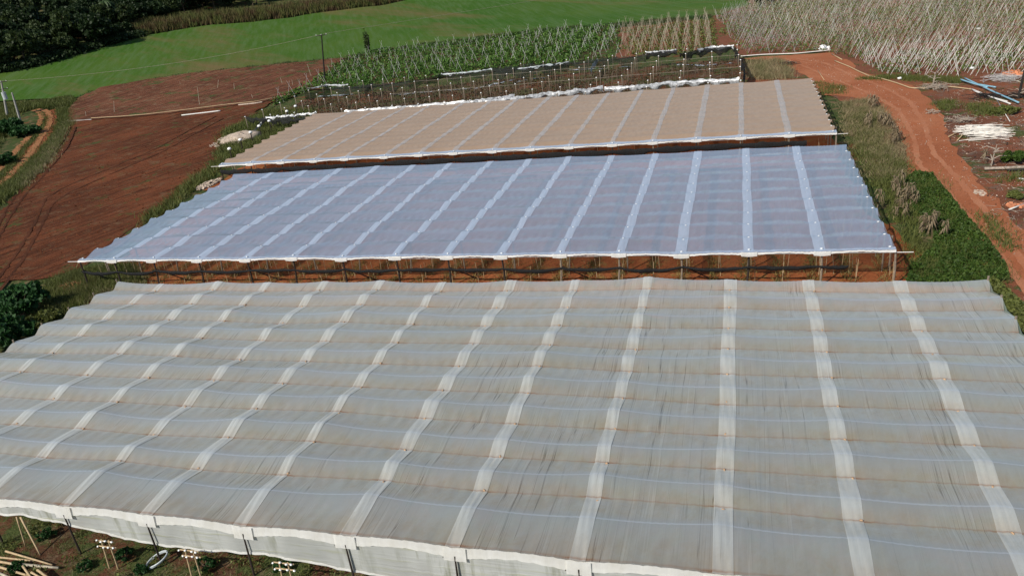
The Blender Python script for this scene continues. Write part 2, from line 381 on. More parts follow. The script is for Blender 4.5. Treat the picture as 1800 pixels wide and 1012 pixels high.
M['corn'] = leafmat('dry_corn', (.18, .135, .08), (.30, .235, .15), (.14, .10, .06), 1.)

# ------------------------------------------------------------------ setting: ground sheets
xs = np.r_[np.arange(-1400, -420, 70), np.arange(-420, 300, 12), np.arange(300, 1500, 80)]
ys = np.r_[np.arange(-300, 0, 40), np.arange(0, 560, 10), np.arange(560, 2400, 90)]
gx, gy = np.meshgrid(xs, ys); nx = len(xs); ny = len(ys)
g = MB(); g.add(np.c_[gx.ravel(), gy.ravel(), terr(gx.ravel(), gy.ravel())-.06],
    [(j*nx+i, j*nx+i+1, (j+1)*nx+i+1, (j+1)*nx+i) for j in range(ny-1) for i in range(nx-1)])
tag(g.build('ground', M['ground'], None, True), kind='structure')
edge_px = [(-60, 140), (0, 130), (50, 122), (110, 105), (190, 82), (232, 70), (290, 60), (360, 48), (450, 41), (540, 28), (640, 15), (720, 2), (800, -15)]
EDGE = W(edge_px)
GF = EDGE + [at(1000, -22), at(1290, -12), at(1320, 8), at(1250, 30), at(1090, 48), at(960, 55), at(850, 70), at(760, 80), at(640, 96), at(600, 106), at(450, 122), at(300, 140), at(220, 152), at(150, 172), at(60, 176), at(-60, 185)]
sheet('green_field', GF, .03, M['field'], 5, 1.2)
sheet('ploughed_field', W([(126, 190), (140, 176), (180, 158), (250, 146), (350, 131), (450, 121), (606, 105), (585, 128), (540, 150), (470, 185), (430, 215), (395, 232), (398, 272), (385, 302), (345, 330), (300, 366), (255, 400), (215, 430), (170, 452), (135, 475), (60, 492), (-80, 500), (-80, 440), (0, 372), (60, 310), (100, 262), (122, 225)]), .05, M['plough'], 1.5, .35, bump=.05)
M['plough2'] = soil_mat('ploughed_soil_dry', (.125, .048, .026), (.20, .082, .044), green=.34, fur=1.2, ang=R(10), sc=1., dryc=(.19, .12, .07), bs=1.)
sheet('ploughed_field', W([(126, 190), (140, 176), (180, 158), (250, 146), (350, 131), (450, 121), (606, 105), (585, 128), (540, 150), (500, 172), (450, 184), (400, 189), (330, 198), (262, 206), (215, 210), (162, 213), (122, 215)]), .075, M['plough2'], 1.5, .3, bump=.05)
def band(c, w0):
    c = np.array(c, float); t = np.gradient(c, axis=0); t /= np.linalg.norm(t, axis=1)[:, None]; nrm = np.c_[-t[:, 1], t[:, 0]]
    w0 = np.broadcast_to(np.array(w0), (len(c),))[:, None]/2
    return [tuple(p) for p in c+nrm*w0]+[tuple(p) for p in (c-nrm*w0)[::-1]]
for k_, px_ in enumerate(([(-10, 412), (12, 368), (36, 335), (70, 300), (108, 256), (124, 226)], [(-10, 436), (16, 384), (44, 344), (80, 306), (118, 262), (134, 226)], [(-10, 500), (30, 446), (60, 396), (80, 350), (110, 332), (150, 314), (205, 292), (275, 262), (330, 232), (380, 206)], [(0, 512), (44, 452), (72, 400), (92, 360), (120, 340), (160, 322), (215, 298), (285, 268), (340, 238), (392, 210)], [(180, 440), (240, 396), (300, 352), (345, 318), (376, 290)])):
    sheet('wheel_rut', band(W(px_), .30), .085, M['ploughrut'], .7, .06)
sheet('dirt_track', band(W([(58, 196), (70, 200), (74, 208), (68, 222), (52, 242), (30, 264), (10, 288), (-20, 318)]), [.9, 1., 1.1, 1.1, 1.2, 1.3, 1.3, 1.3]), .03, M['track'], .6, .14)
sheet('dirt_track', band(W([(66, 194), (82, 197), (90, 207), (86, 222), (70, 246), (46, 280), (18, 308), (-20, 345)]), [.9, 1., 1.1, 1.1, 1.2, 1.2, 1.2, 1.2]), .035, M['track'], .6, .14)
sheet('track_verge', W([(96, 192), (104, 215), (84, 250), (52, 292), (20, 318), (-20, 352), (-20, 330), (10, 302), (40, 268), (66, 240), (80, 218), (76, 200)]), .02, M['redsoil'], 1., .3)
sheet('yard_soil', W([(1300, 112), (1400, 96), (1500, 92), (1570, 128), (1700, 128), (1840, 112), (1900, 560), (1760, 520), (1700, 440), (1600, 320), (1545, 300), (1500, 180), (1440, 165), (1320, 152)]), .02, M['rubsoil'], 1.5, .5)
sheet('dirt_road', W([(1305, 104), (1340, 100), (1400, 97), (1466, 93), (1500, 110), (1545, 128), (1560, 143), (1600, 150), (1632, 172), (1660, 205), (1668, 250), (1700, 290), (1735, 335), (1775, 385), (1850, 450), (1850, 560), (1795, 495), (1760, 455), (1720, 405), (1685, 360), (1650, 318), (1628, 306), (1598, 300), (1592, 270), (1578, 225), (1555, 195), (1500, 172), (1450, 168), (1425, 140), (1395, 122), (1340, 108)]), .05, M['road'], 1.0, .16, bump=.03)

for px_, w_ in (([(1400, 104), (1450, 112), (1500, 134), (1560, 158), (1600, 180), (1625, 220), (1640, 270), (1680, 310), (1730, 370), (1790, 450), (1840, 530)], .5), ([(1380, 104), (1420, 120), (1470, 142), (1540, 170), (1580, 195), (1605, 240), (1615, 290), (1660, 330), (1700, 380), (1760, 455), (1810, 520)], .5)):
    sheet('wheel_rut', band(W(px_), w_), .075, M['rut'], .5, .07)
sheet('bed_soil', [(-56, 44.3), (9, 44.3), (15, 44.3), (9.6, 62), (9.4, 75.5), (-57, 75.5), (-56, 60)], .04, M['house_soil'], 1.5, .3, bump=.04)
sheet('bed_soil', [(-62, 75.8), (9.2, 75.8), (9.2, 106.5), (-64, 107)], .035, M['house_soil'], 1.5, .3, bump=.04)
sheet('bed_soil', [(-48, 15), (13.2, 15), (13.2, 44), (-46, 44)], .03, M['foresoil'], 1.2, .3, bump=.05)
sheet('cleared_soil', [(-78, 107.2), (1.5, 108), (1, 141), (-50, 138), (-80, 134)], .045, soil_mat('frame_soil', (.05, .032, .018), (.17, .062, .030), green=.5, dryc=(.17, .135, .10)), 1.5, .4)
TOM = W([(462, 196), (520, 163), (560, 140), (600, 112), (640, 98), (740, 86), (850, 72), (960, 58), (1090, 50), (1090, 105), (830, 130), (640, 155), (540, 160)])
sheet('crop_ground', TOM, .06, M['tomsoil'], 3, .6)
STK = W([(1085, 104), (1090, 50), (1250, 32), (1322, 8), (1300, -40), (1960, -60), (1900, 128), (1790, 134), (1700, 140), (1620, 141), (1560, 138), (1520, 128), (1480, 104), (1462, 92), (1400, 94), (1310, 100), (1290, 82)])
sheet('stake_field_ground', STK, .07, M['stksoil'], 3, .6)

# ------------------------------------------------------------------ greenhouses
def capped(meshes_name, items, proto_fn, root, limit=100):
    """items: (loc, key) -> nearest `limit` as parts sharing one mesh, rest one stuff part"""
    items = sorted(items, key=lambda p: (p[0]-CAM[0])**2+(p[1]-CAM[1])**2); mb, mat = proto_fn()
    me = None
    for i, p in enumerate(items[:limit]):
        if me is None: o = mb.build(meshes_name, mat, root, True); me = o.data
        else: o = bpy.data.objects.new(meshes_name, me); col.objects.link(o); o.parent = root
        o.location = p[:3]
        if len(p) > 3: o.scale = p[3]
        o.rotation_euler.z = random.random()*6
    if len(items) > limit:
        r = MB(); V = np.concatenate(mb.v)
        for p in items[limit:]:
            sc = np.array(p[3]) if len(p) > 3 else 1.
            r.add(V*sc+np.array(p[:3]), mb.f)
        r.build(meshes_name, mat, root, True)['kind'] = 'stuff'

class House:
    def __init__(s, seams, ridges, y_eave, zr, D, phi, eave_drop, x_lo, x_hi, lens=0., sag=.1, rag=.045, seed=0, tilt=.15):
        s.tilt = tilt
        s.seams = np.array(seams); s.r = np.array(ridges); s.ye = y_eave; s.zr = zr; s.D = D; s.phi = phi; s.ed = eave_drop
        s.xl, s.xh = x_lo, x_hi; s.lens = lens; s.sag = sag; s.seed = seed; s.rag = rag
        rg = np.random.default_rng(seed); s.jz = rg.normal(size=(len(ridges)+2, len(seams)+2))*s.rag; s.jy = rg.normal(size=(len(ridges)+2, len(seams)+2))*s.rag*1.6
    def bay(s, x):
        return np.interp(x, s.seams, np.arange(len(s.seams)))
    def vrow(s, y):  # 0 at far ridge, increasing to the viewer
        return np.interp(-y, np.r_[-s.r, -s.ye], np.r_[np.arange(len(s.r)), len(s.r)-1+s.phi])
    def z(s, x, y):
        u = s.bay(x); iu = np.clip(u.astype(int), 0, len(s.seams)-1); fu = u-iu; m = np.sin(np.pi*np.clip(fu, 0, 1))
        j0 = np.take(s.jy, iu, 1)[0]; i1 = np.clip(iu+1, 0, len(s.seams))
        v = s.vrow(y); k = np.floor(v+1e-6).astype(int); t = v-k
        t = np.clip(t, 0, 1)
        phi = s.phi + (0 if s.lens == 0 else s.lens*(1-m))
        last = k >= len(s.r)-1
        a = np.clip(t/phi, 0, 1)
        dep = np.where(t < phi, a**1.15, 1-((t-phi)/(1-phi))**.9)
        D = s.D*(1-.18*m)
        z = -D*dep
        z = np.where(last, -s.ed*a**1.3-.10*m*np.sin(np.pi*a)+.10*m*a, z)
        jz = s.jz[np.clip(k, 0, len(s.r)), iu]*(1-fu)+s.jz[np.clip(k, 0, len(s.r)), i1]*fu
        jz2 = s.jz[np.clip(k+1, 0, len(s.r)), iu]*(1-fu)+s.jz[np.clip(k+1, 0, len(s.r)), i1]*fu
        z = z-s.sag*m*(1-dep*.6)*np.where(last, 1-a, 1)+jz*(1-t)+jz2*t
        z = z+.012*np.sin(x*9+3*np.sin(y*1.3))*dep+.01*np.sin(x*23+y*2)
        return s.zr+z-s.tilt*np.clip((y-s.ye)/(s.r[0]-s.ye), 0, 1)
    def grid(s, x0f, x1f, nx, rows_per=14, off=0.):
        ylist = []
        for i in range(len(s.r)-1):
            a, b = s.r[i], s.r[i+1]
            t = np.r_[np.linspace(0, s.phi, 7)[:-1], np.linspace(s.phi, 1, 8)[:-1]]; ylist += list(a+(b-a)*t)
        ylist += list(np.linspace(s.r[-1], s.ye, 12)); ylist = np.array(ylist)
        tx = np.linspace(0, 1, nx); a0 = x0f(ylist)[:, None]; a1 = x1f(ylist)[:, None]
        Xg = a0+(a1-a0)*tx[None, :]; Yg = np.repeat(ylist[:, None], nx, 1)
        u = s.bay(Xg.ravel()); iu = np.clip(u.astype(int), 0, len(s.seams)-1); fu = u-iu; v = s.vrow(Yg.ravel()); k = np.clip(np.floor(v+1e-6).astype(int), 0, len(s.r)-1)
        i1 = np.clip(iu+1, 0, len(s.seams)); tt = np.clip(v-k, 0, 1); dy = (s.jy[k, iu]*(1-fu)+s.jy[k, i1]*fu)*(1-tt)+(s.jy[k+1, iu]*(1-fu)+s.jy[k+1, i1]*fu)*tt; dy = np.where(k >= len(s.r)-1, (s.jy[k, iu]*(1-fu)+s.jy[k, i1]*fu)*(1-tt/s.phi), dy)
        Zg = s.z(Xg.ravel(), Yg.ravel())+off
        yy = Yg.ravel()+dy
        n, mrows = nx, len(ylist); mb = MB()
        mb.add(np.c_[Xg.ravel(), yy, Zg], [(j*n+i, j*n+i+1, (j+1)*n+i+1, (j+1)*n+i) for j in range(mrows-1) for i in range(n-1)])
        mb.uv = np.c_[u, v]; return mb
def const(v): return lambda y: np.full(len(y), float(v))

# ---- near greenhouse
S1 = np.array([-46.8, -42.2, -37.1, -32.7, -28.3, -23.9, -19.2, -14.6, -10.1, -5.45, -.72, 4.0, 8.7, 13.3])
R1 = np.array([44.2, 41.75, 39.3, 36.85, 34.45, 31.95, 29.4, 26.85, 24.4, 22.15])
H1 = House(S1, R1, 20.05, 2.72, .30, .44, .20, -46.9, 13.3, sag=.11, rag=.065, seed=3, tilt=.36)
g1 = empty('greenhouse', (-17, 20, 0)); tag(g1, 'large dusty greyish plastic greenhouse nearest the viewer with a white front curtain', 'greenhouse', 'plastic roofed greenhouses')
def under(o, root):
    o.matrix_parent_inverse = Matrix.Translation(-root.location); return o
def edgeL(H, base, amp):
    def f(y):
        v = H.vrow(y); t = v-np.floor(v+1e-6); return base+amp*np.sin(np.pi*np.clip(t, 0, 1))**2
    return f
H1L = lambda y: -46.9+ (y-20)*.03+edgeL(H1, 0, .35)(y)
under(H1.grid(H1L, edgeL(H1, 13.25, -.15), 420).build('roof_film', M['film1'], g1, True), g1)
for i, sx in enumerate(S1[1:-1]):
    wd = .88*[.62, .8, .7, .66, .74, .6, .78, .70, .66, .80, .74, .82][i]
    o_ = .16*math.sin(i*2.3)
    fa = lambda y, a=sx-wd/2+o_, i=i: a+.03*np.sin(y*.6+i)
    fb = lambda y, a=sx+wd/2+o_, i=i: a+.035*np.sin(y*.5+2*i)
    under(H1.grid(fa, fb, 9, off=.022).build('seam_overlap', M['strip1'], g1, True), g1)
# eave flap, curtain
def hang(H, xa, xb, n, ztop, zbot, y0, out=0.02, mat=None, name='flap', root=None, rows=5, wav=.03):
    X = np.linspace(xa, xb, n); top = ztop(X); bot = zbot(X); V = []
    for j in range(rows+1):
        t = j/rows; V.append(np.c_[X, np.full(n, y0)-out*t+wav*t*np.sin(X*7+2*np.sin(X*1.7))*.6, top+(bot-top)*t])
    mb = MB(); mb.add(np.concatenate(V), [(j*n+i, j*n+i+1, (j+1)*n+i+1, (j+1)*n+i) for j in range(rows) for i in range(n-1)]); mb.uv = np.c_[np.concatenate(V)[:, 0], np.concatenate(V)[:, 2]]
    return under(mb.build(name, mat, root, True), root)
zt1 = lambda X: H1.z(X, np.full(len(X), 20.05))
def zf1(X):
    u = H1.bay(X); fu = u-np.floor(u); return zt1(X)-.44+.12*np.sin(np.pi*fu)**2
hang(H1, -46.8, 13.2, 400, zt1, zf1, 20.05, .07, M['flap'], 'eave_flap', g1, 5, .015)
cx = [-47, -36, -33, -30.8, -28.8, -24.5, -21.6, -18.8, -16, -14.3, -10, -5, 0, 6, 13.3]; cz = [1.9, 1.7, 1.7, 1.82, 1.62, 1.0, .95, 1.12, .92, .72, .55, .6, .5, .55, .6]
hang(H1, -46.8, 13.2, 260, lambda X: zt1(X)-.25, lambda X: np.interp(X, cx, cz)+.03*np.sin(X*3), 20.035, -.01, M['curtain'], 'curtain', g1, 8, .05)
hang(H1, -46.8, 13.2, 260, lambda X: np.interp(X, cx, cz)+.09+.03*np.sin(X*3), lambda X: np.interp(X, cx, cz)-.02+.03*np.sin(X*3), 20.03, .02, M['flap'], 'curtain_hem', g1, 3, .04)
for sx in S1[1:-1]:
    m = MB(); z0 = float(zt1(np.array([sx]))[0])
    X = np.linspace(sx-.45, sx+.45, 10); V = [np.c_[X, np.full(10, 19.975-.018*j)+.008*np.sin(X*20+j), z0+.05-.19*j*np.ones(10)] for j in range(4)]
    m.add(np.concatenate(V), [(j*10+i, j*10+i+1, (j+1)*10+i+1, (j+1)*10+i) for j in range(3) for i in range(9)]); m.uv = np.concatenate(V)[:, :2]
    under(m.build('corner_patch', M['flap'], g1, True), g1)
for sx in S1[:]:
    m = MB(); j = random.uniform(-.12, .12); m.tube([(sx+j, 19.93, -.1), (sx+j*.4, 19.94, 1.2), (sx, 19.95, 2.2)], [.052, .040, .030], 7); under(m.build('post', M['dark_post'], g1), g1)
    m = MB(); m.tube([(sx-.5, 19.97, 2.08+.02*j), (sx+.2, 19.97, 2.10)], .02, 6); under(m.build('crosspiece', M['dark_post'], g1), g1)
for y in R1:
    m = MB(); m.tube([(13.2, y, -.1), (13.22, y, 2.55)], .06, 6); under(m.build('post', M['post'], g1), g1)
for y in R1:
    m = MB(); m.tube([(-46.4, y, -.1), (-46.4, y, 2.55)], .06, 6); under(m.build('post', M['post'], g1), g1)
def knot():
    m = MB(); m.blob((0, 0, 0), (.065, .045, .035), 3, 7, 5, .25); return m, simple('rusty_tie', (.42, .27, .16), .6)
its = []
for i, sx in enumerate(S1[1:-1]):
    for k in range(len(R1)-1):
        y = R1[k]+(R1[k+1]-R1[k])*H1.phi
        its.append((sx+.12-g1.location.x, y+.03-g1.location.y, float(H1.z(np.array([sx]), np.array([y]))[0])+.05))
capped('valley_tie', its, knot, g1)
def side_film(H, x, z1, name, mat, root, ya, yb, flare=.25):
    n = 160; Y = np.linspace(ya, yb, n); zt = H.z(np.full(n, x), Y); V = []
    for j in range(5):
        t = j/4; V.append(np.c_[x+flare*t*(.6+.4*np.sin(Y*2.1))+0*Y, Y, zt*(1-t)+z1*t+.05*t*np.sin(Y*3)])
    mb = MB(); mb.add(np.concatenate(V), [(j*n+i, j*n+i+1, (j+1)*n+i+1, (j+1)*n+i) for j in range(4) for i in range(n-1)]); mb.uv = np.concatenate(V)[:, :2]; under(mb.build(name, mat, root, True), root)
side_film(H1, 13.24, 1.5, 'side_film', M['greenfilm'], g1, 20.2, 44.1)

# ---- middle and far greenhouses
def dark_net(root, xs_, y, zc, mat=None, amp=.16, th=.17, x_end=None, seed=0):
    """gathered shade net slung from post to post"""
    rg = np.random.default_rng(seed); P = []; Rr = []
    for a, b in zip(xs_[:-1], xs_[1:]):
        sg = amp*rg.uniform(.2, 1.5)
        for t in np.linspace(0, 1, 10)[:-1]:
            P.append((a+(b-a)*t, y+.03*rg.normal(), zc-sg*4*t*(1-t)+.02*rg.normal())); Rr.append(th*(.55+.5*math.sin(math.pi*t))*rg.uniform(.8, 1.15))
    m = MB(); n = 8; V = []
    P = np.array(P)
    for p, r in zip(P, Rr):
        for k in range(n):
            g = 2*math.pi*k/n; V.append((p[0], p[1]+.06*math.cos(g)*(1+.4*rg.normal()), p[2]+r*math.sin(g)))
    m.add(V, [(i*n+k, i*n+(k+1) % n, (i+1)*n+(k+1) % n, (i+1)*n+k) for i in range(len(P)-1) for k in range(n)])
    under(m.build('shade_net', mat or M['net'], root, True), root)
def pad():
    m = MB(); m.blob((0, 0, 0), (.075, .065, .045), 5, 8, 6, .15); return m, M['padw']
def tie_cross(): pass
def greenhouse(H, label, film, strip, stripw, root, pads_all, flapz=.14, post_mat_split=-12, back=None, netz=1.45, padh=.03, leftfn=None, rightfn=None, netamp=.16, netth=.15, end=True):
    x0, x1 = H.xl, H.xh
    under(H.grid(leftfn or edgeL(H, x0, .4), rightfn or edgeL(H, x1, -.3), 30*len(H.seams)).build('roof_film', film, root, True), root)
    for i, sx in enumerate(H.seams[1:-1]):
        wd = stripw*random.uniform(.85, 1.12); o_ = random.uniform(-.12, .12)
        under(H.grid(lambda y, i=i: sx-wd/2+o_+.03*np.sin(y*.7+i), lambda y, i=i: sx+wd/2+o_+.03*np.sin(y*.6+2*i), 7, off=.022).build('seam_overlap', strip, root, True), root)
    ztop = lambda X: H.z(X, np.full(len(X), H.ye))
    def zb(X):
        u = H.bay(X); fu = u-np.floor(u); return ztop(X)-flapz*(1-.55*np.sin(np.pi*fu))
    hang(H, x0, x1, 30*len(H.seams), ztop, zb, H.ye, .10, M['flap'], 'eave_flap', root, 3, .015)
    for i, sx in enumerate(H.seams):
        z0 = float(ztop(np.array([sx]))[0])
        mt = M['dark_post'] if sx < post_mat_split or i % 4 == 1 else M['post']
        j = random.uniform(-.15, .15); m = MB(); m.tube([(sx+j-.1, H.ye+.12, -.1), (sx+j*.5, H.ye+.14, 1.2), (sx, H.ye+.14, z0-.04)], [.075, .07, .06], 7); under(m.build('post', mt, root), root)
        j = random.uniform(-.25, .25); m = MB(); m.tube([(sx+j, H.ye+2.6, -.1), (sx+.2, H.ye+2.6, z0-.1)], .06, 6); under(m.build('post', M['post'], root), root)
        if 0 < i < len(H.seams)-1:
            X = np.linspace(sx-.5, sx+.5, 8); m = MB()
            V = [np.c_[X, np.full(8, H.ye-.11-.02*j2), z0+.04-(.14*j2)-.02*np.cos((X-sx)*6)] for j2 in range(3)]
            m.add(np.concatenate(V), [(a*8+b, a*8+b+1, (a+1)*8+b+1, (a+1)*8+b) for a in range(2) for b in range(7)]); m.uv = np.concatenate(V)[:, :2]; under(m.build('corner_patch', M['flap'], root, True), root)
        if i % 2 == 0 and i < len(H.seams)-2:
            m = MB(); m.tube([(sx+.05, H.ye+.2, 1.5), (sx+1.9, H.ye+1.3, .0)], .045, 6); under(m.build('brace', M['dark_post'], root), root)
    for y in H.r:
        for x in (x0+.25, x1-.3):
            z0 = float(H.z(np.array([x]), np.array([y]))[0]); m = MB(); m.tube([(x, y, -.1), (x+.03, y, z0-.03)], .055, 6); under(m.build('post', M['post'], root), root)
    m = MB(); m.tube([(x0-1.2, H.ye+.1, H.zr-H.ed-.05), ((x0+x1)/2, H.ye+.1, H.zr-H.ed-.12), (x1+1., H.ye+.1, H.zr-H.ed-.08)], .028, 6); under(m.build('eave_wire', M['palepipe'], root), root)
    nx_ = list(H.seams[:-1])+[H.seams[-2]+1.8]
    dark_net(root, nx_, H.ye+.02, netz, amp=netamp, th=netth, seed=H.seed)
    it = []
    l = root.location
    for i, sx in enumerate(H.seams):
        for k, y in enumerate(list(H.r)[1:]):
            if pads_all or i == len(H.seams)-1:
                it.append((sx-(.3 if i == len(H.seams)-1 else 0)-l.x, y-l.y, float(H.z(np.array([sx]), np.array([y]))[0])+padh, (1, 1, .6) if i < len(H.seams)-1 else (1.3, 1.2, .9)))
        it.append((sx+(.3 if i == 0 else -.3 if i == len(H.seams)-1 else 0)-l.x, H.ye+.3-l.y, float(H.z(np.array([sx]), np.array([H.ye+.3]))[0])+.06, (1.3, 1.2, 1.2)))
    capped('post_pad', it, pad, root)
S2 = np.array([-53.9, -50.3, -46.3, -41.9, -37.4, -33.2, -28.95, -24.5, -20.4, -16.3, -12.0, -7.9, -3.75, .55, 4.95, 9.2])
R2 = np.linspace(73.6, 50.6, 10)
H2 = House(S2, R2, 48.2, 2.62, .16, .56, .20, -53.9, 9.2, lens=.26, sag=.05, seed=5)
g2 = empty('greenhouse', (-22, 48, 0)); tag(g2, 'middle greenhouse with clear bluish plastic roof between the dusty and the tan roofs', 'greenhouse', 'plastic roofed greenhouses')
greenhouse(H2, '', M['film2'], M['strip2'], .72, g2, True, rightfn=lambda y: edgeL(H2, 9.2, -.12)(y), leftfn=lambda y: edgeL(H2, -53.9-(y-48)*.06, .45)(y))
S3 = np.linspace(-60.6, 8.85, 17); S3[1:-1] += np.random.default_rng(2).normal(size=15)*.15
R3 = np.linspace(106.1, 80.2, 12)
H3 = House(S3, R3, 78.1, 2.6, .09, .5, .30, -60.6, 8.85, lens=.2, sag=.08, rag=.03, seed=9)
g3_ = empty('greenhouse', (-26, 78, 0)); tag(g3_, 'farthest roofed greenhouse with tan dusty plastic, behind the bluish one', 'greenhouse', 'plastic roofed greenhouses')
greenhouse(H3, '', M['film3'], M['strip3'], .62, g3_, False, flapz=.16, netz=1.6, netth=.35, leftfn=lambda y: edgeL(H3, -60.6-(y-78)*.09, .5)(y))
for H_, g_, zz in ((H2, g2, 2.15), (H3, g3_, 2.25)):
    side_film(H_, H_.xh-.02, zz, 'side_film', M['strip2'] if H_ is H2 else M['film3'], g_, H_.ye+.1, H_.r[0]-.1, .12)
# pale strip of cleaner film along the eave of the far house
def eave_band(H, root, mat, wd):
    n = 400; X = np.linspace(H.xl, H.xh, n); V = []
    for j in range(6):
        y = H.ye+wd*(1-j/5); V.append(np.c_[X, np.full(n, y), H.z(X, np.full(n, y))+.03])
    m = MB(); m.add(np.concatenate(V), [(j*n+i, j*n+i+1, (j+1)*n+i+1, (j+1)*n+i) for j in range(5) for i in range(n-1)]); m.uv = np.concatenate(V)[:, :2]; under(m.build('eave_overlap', mat, root, True), root)
eave_band(H3, g3_, M['strip2'], .75); eave_band(H2, g2, M['strip2'], .35)

# ---- bare frame of the fourth greenhouse
X4 = np.linspace(-76, .2, 19); g4 = empty('bare_greenhouse', (-36, 108, 0)); tag(g4, 'bare greenhouse frame of capped posts with torn black netting and silver plastic, roof film gone', 'greenhouse frame')
Y4 = np.array([108., 113, 118.5, 124, 129.5, 135, 140])
def x4(x, y): return x+(y-108)*-.02
it = []; cps = []
for x in X4:
    for y in Y4:
        if y > 136-(-x)*.0 and x < -50: continue
        if y == 140 and x < -40: continue
        it.append((x4(x, y)+random.uniform(-.2, .2)+36, y-108+random.uniform(-.3, .3), 0)); cps.append((it[-1][0], it[-1][1], 2.45))
def p4():
    m = MB(); m.tube([(0, 0, -.1), (.03, 0, 2.4)], [.07, .055], 6); return m, M['post']
def c4():
    m = MB(); m.blob((0, 0, 0), (.12, .12, .09), 8, 7, 5, .2); return m, M['white']
def plain_cap(items, fn, nm):
    capped(nm, items, fn, g4)
plain_cap(it, p4, 'post'); plain_cap(cps, c4, 'post_pad')
def ribbon(root, name, P, wz, mat, sag=.15, seed=0, thick=.12, n_per=12, crumple=.06):
    rg = np.random.default_rng(seed); Q = []
    P = np.array(P, float)
    for a, b in zip(P[:-1], P[1:]):
        for t in np.linspace(0, 1, n_per, endpoint=False): q = a+(b-a)*t; q = q.copy(); q[2] -= sag*4*t*(1-t)*rg.uniform(.5, 1.3); Q.append(q)
    Q.append(P[-1]); Q = np.array(Q); n = len(Q); rows = 6; V = []
    ww = wz*(.75+.25*np.sin(np.arange(n)*.9+seed)+.2*rg.normal(size=n)*.5); ww = np.maximum(ww, wz*.35)
    for j in range(rows):
        t = j/(rows-1); V.append(Q+np.c_[rg.normal(size=(n, 1))*crumple, -thick*np.sin(np.pi*t)*np.ones((n, 1))+rg.normal(size=(n, 1))*crumple, -(ww*t)[:, None]+rg.normal(size=(n, 1))*crumple])
    m = MB(); m.add(np.concatenate(V), [(j*n+i, j*n+i+1, (j+1)*n+i+1, (j+1)*n+i) for j in range(rows-1) for i in range(n-1)]); m.uv = np.concatenate(V)[:, :2]
    o = m.build(name, mat, root, True)
    return under(o, root) if root else o
def line(px, z): return [(*at(u, v, z), z) for u, v in px]
ribbon(g4, 'silver_sheet', line([(605, 194), (650, 190), (700, 186), (745, 182), (820, 176), (850, 173), (905, 165)], 2.4), 1.1, M['silver'], .1, 1, .25)
ribbon(g4, 'silver_sheet', line([(846, 176), (900, 170), (960, 162), (1010, 157), (1060, 150)], 2.4), 1.1, M['silver'], .1, 2, .25)
ribbon(g4, 'silver_sheet', line([(1062, 152), (1115, 149), (1175, 142), (1235, 138), (1300, 136)], 2.4), 1.1, M['silver'], .15, 3, .25)
ribbon(g4, 'silver_sheet', line([(468, 205), (500, 202), (530, 199), (556, 197)], 2.4), .55, M['silver'], .1, 4, .2)
ribbon(g4, 'shade_net', line([(430, 204), (465, 206), (500, 206), (556, 203)], 2.2), 1.0, M['net'], .3, 5)
ribbon(g4, 'shade_net', line([(535, 163), (580, 153), (650, 148), (720, 142), (780, 128), (860, 120), (930, 112), (1000, 108)], 2.5), 1.6, M['netthin'], .2, 6)
ribbon(g4, 'silver_sheet', line([(540, 155), (575, 148), (612, 148)], 2.5), .4, M['silver'], .1, 16)
ribbon(g4, 'silver_sheet', line([(775, 130), (820, 126), (865, 120)], 2.6), .35, M['coil'], .1, 17)
ribbon(g4, 'shade_net', line([(865, 122), (950, 116), (1000, 108), (1060, 102), (1135, 95)], 2.5), 1.9, M['netthin'], .2, 7)
ribbon(g4, 'silver_sheet', line([(910, 120), (950, 115), (1000, 108)], 2.6), .35, M['coil'], .05, 18)
ribbon(g4, 'shade_net', line([(1135, 93), (1190, 88)], 2.6), 1.1, M['net'], .1, 8)
ribbon(g4, 'silver_sheet', line([(1135, 91), (1165, 89), (1190, 86)], 2.7), .6, M['silver'], .05, 9)
ribbon(g4, 'shade_net', line([(1195, 94), (1235, 85), (1290, 80)], 2.6), 1.3, M['net'], .15, 10)
ribbon(g4, 'silver_sheet', line([(1225, 86), (1250, 81), (1290, 79)], 2.7), .9, M['silver'], .05, 11)
ribbon(g4, 'shade_net', line([(1291, 80), (1300, 98), (1310, 118), (1306, 134)], 2.4), 1.6, M['net'], .1, 12)
for (a, b), z in ((((1038, 118), (1050, 102)), 2.3), (((640, 160), (655, 144)), 2.2)):
    ribbon(g4, 'torn_sheet', line([a, b], z), 1.2, M['coil'] if a[0] > 900 else M['netthin'], .0, int(a[0]))
for y in (118.5, 129.5):
    m = MB(); m.tube([(x4(x, y), y, 2.4+.05*math.sin(x)) for x in X4 if x > -55], .02, 5); under(m.build('top_wire', M['wire'], g4), g4)
strip_px = [([(690, 168), (740, 164), (790, 160), (840, 156), (900, 142)], .8), ([(1000, 125), (1060, 122), (1110, 118)], .7), ([(1190, 115), (1240, 116), (1290, 112)], .8), ([(560, 172), (620, 168)], .8), ([(900, 148), (930, 140), (960, 138)], .7)]
for i, (px, wd) in enumerate(strip_px):
    P = W(px); b = band(P, wd*.8); o = sheet('plastic_strip', b, .12, M['silver'], .6, .3, kind=None, bump=.06)
    tag(o, 'crumpled pale plastic sheet lying on the soil inside the bare frame', 'plastic sheet', 'plastic sheets on the ground of the bare frame')

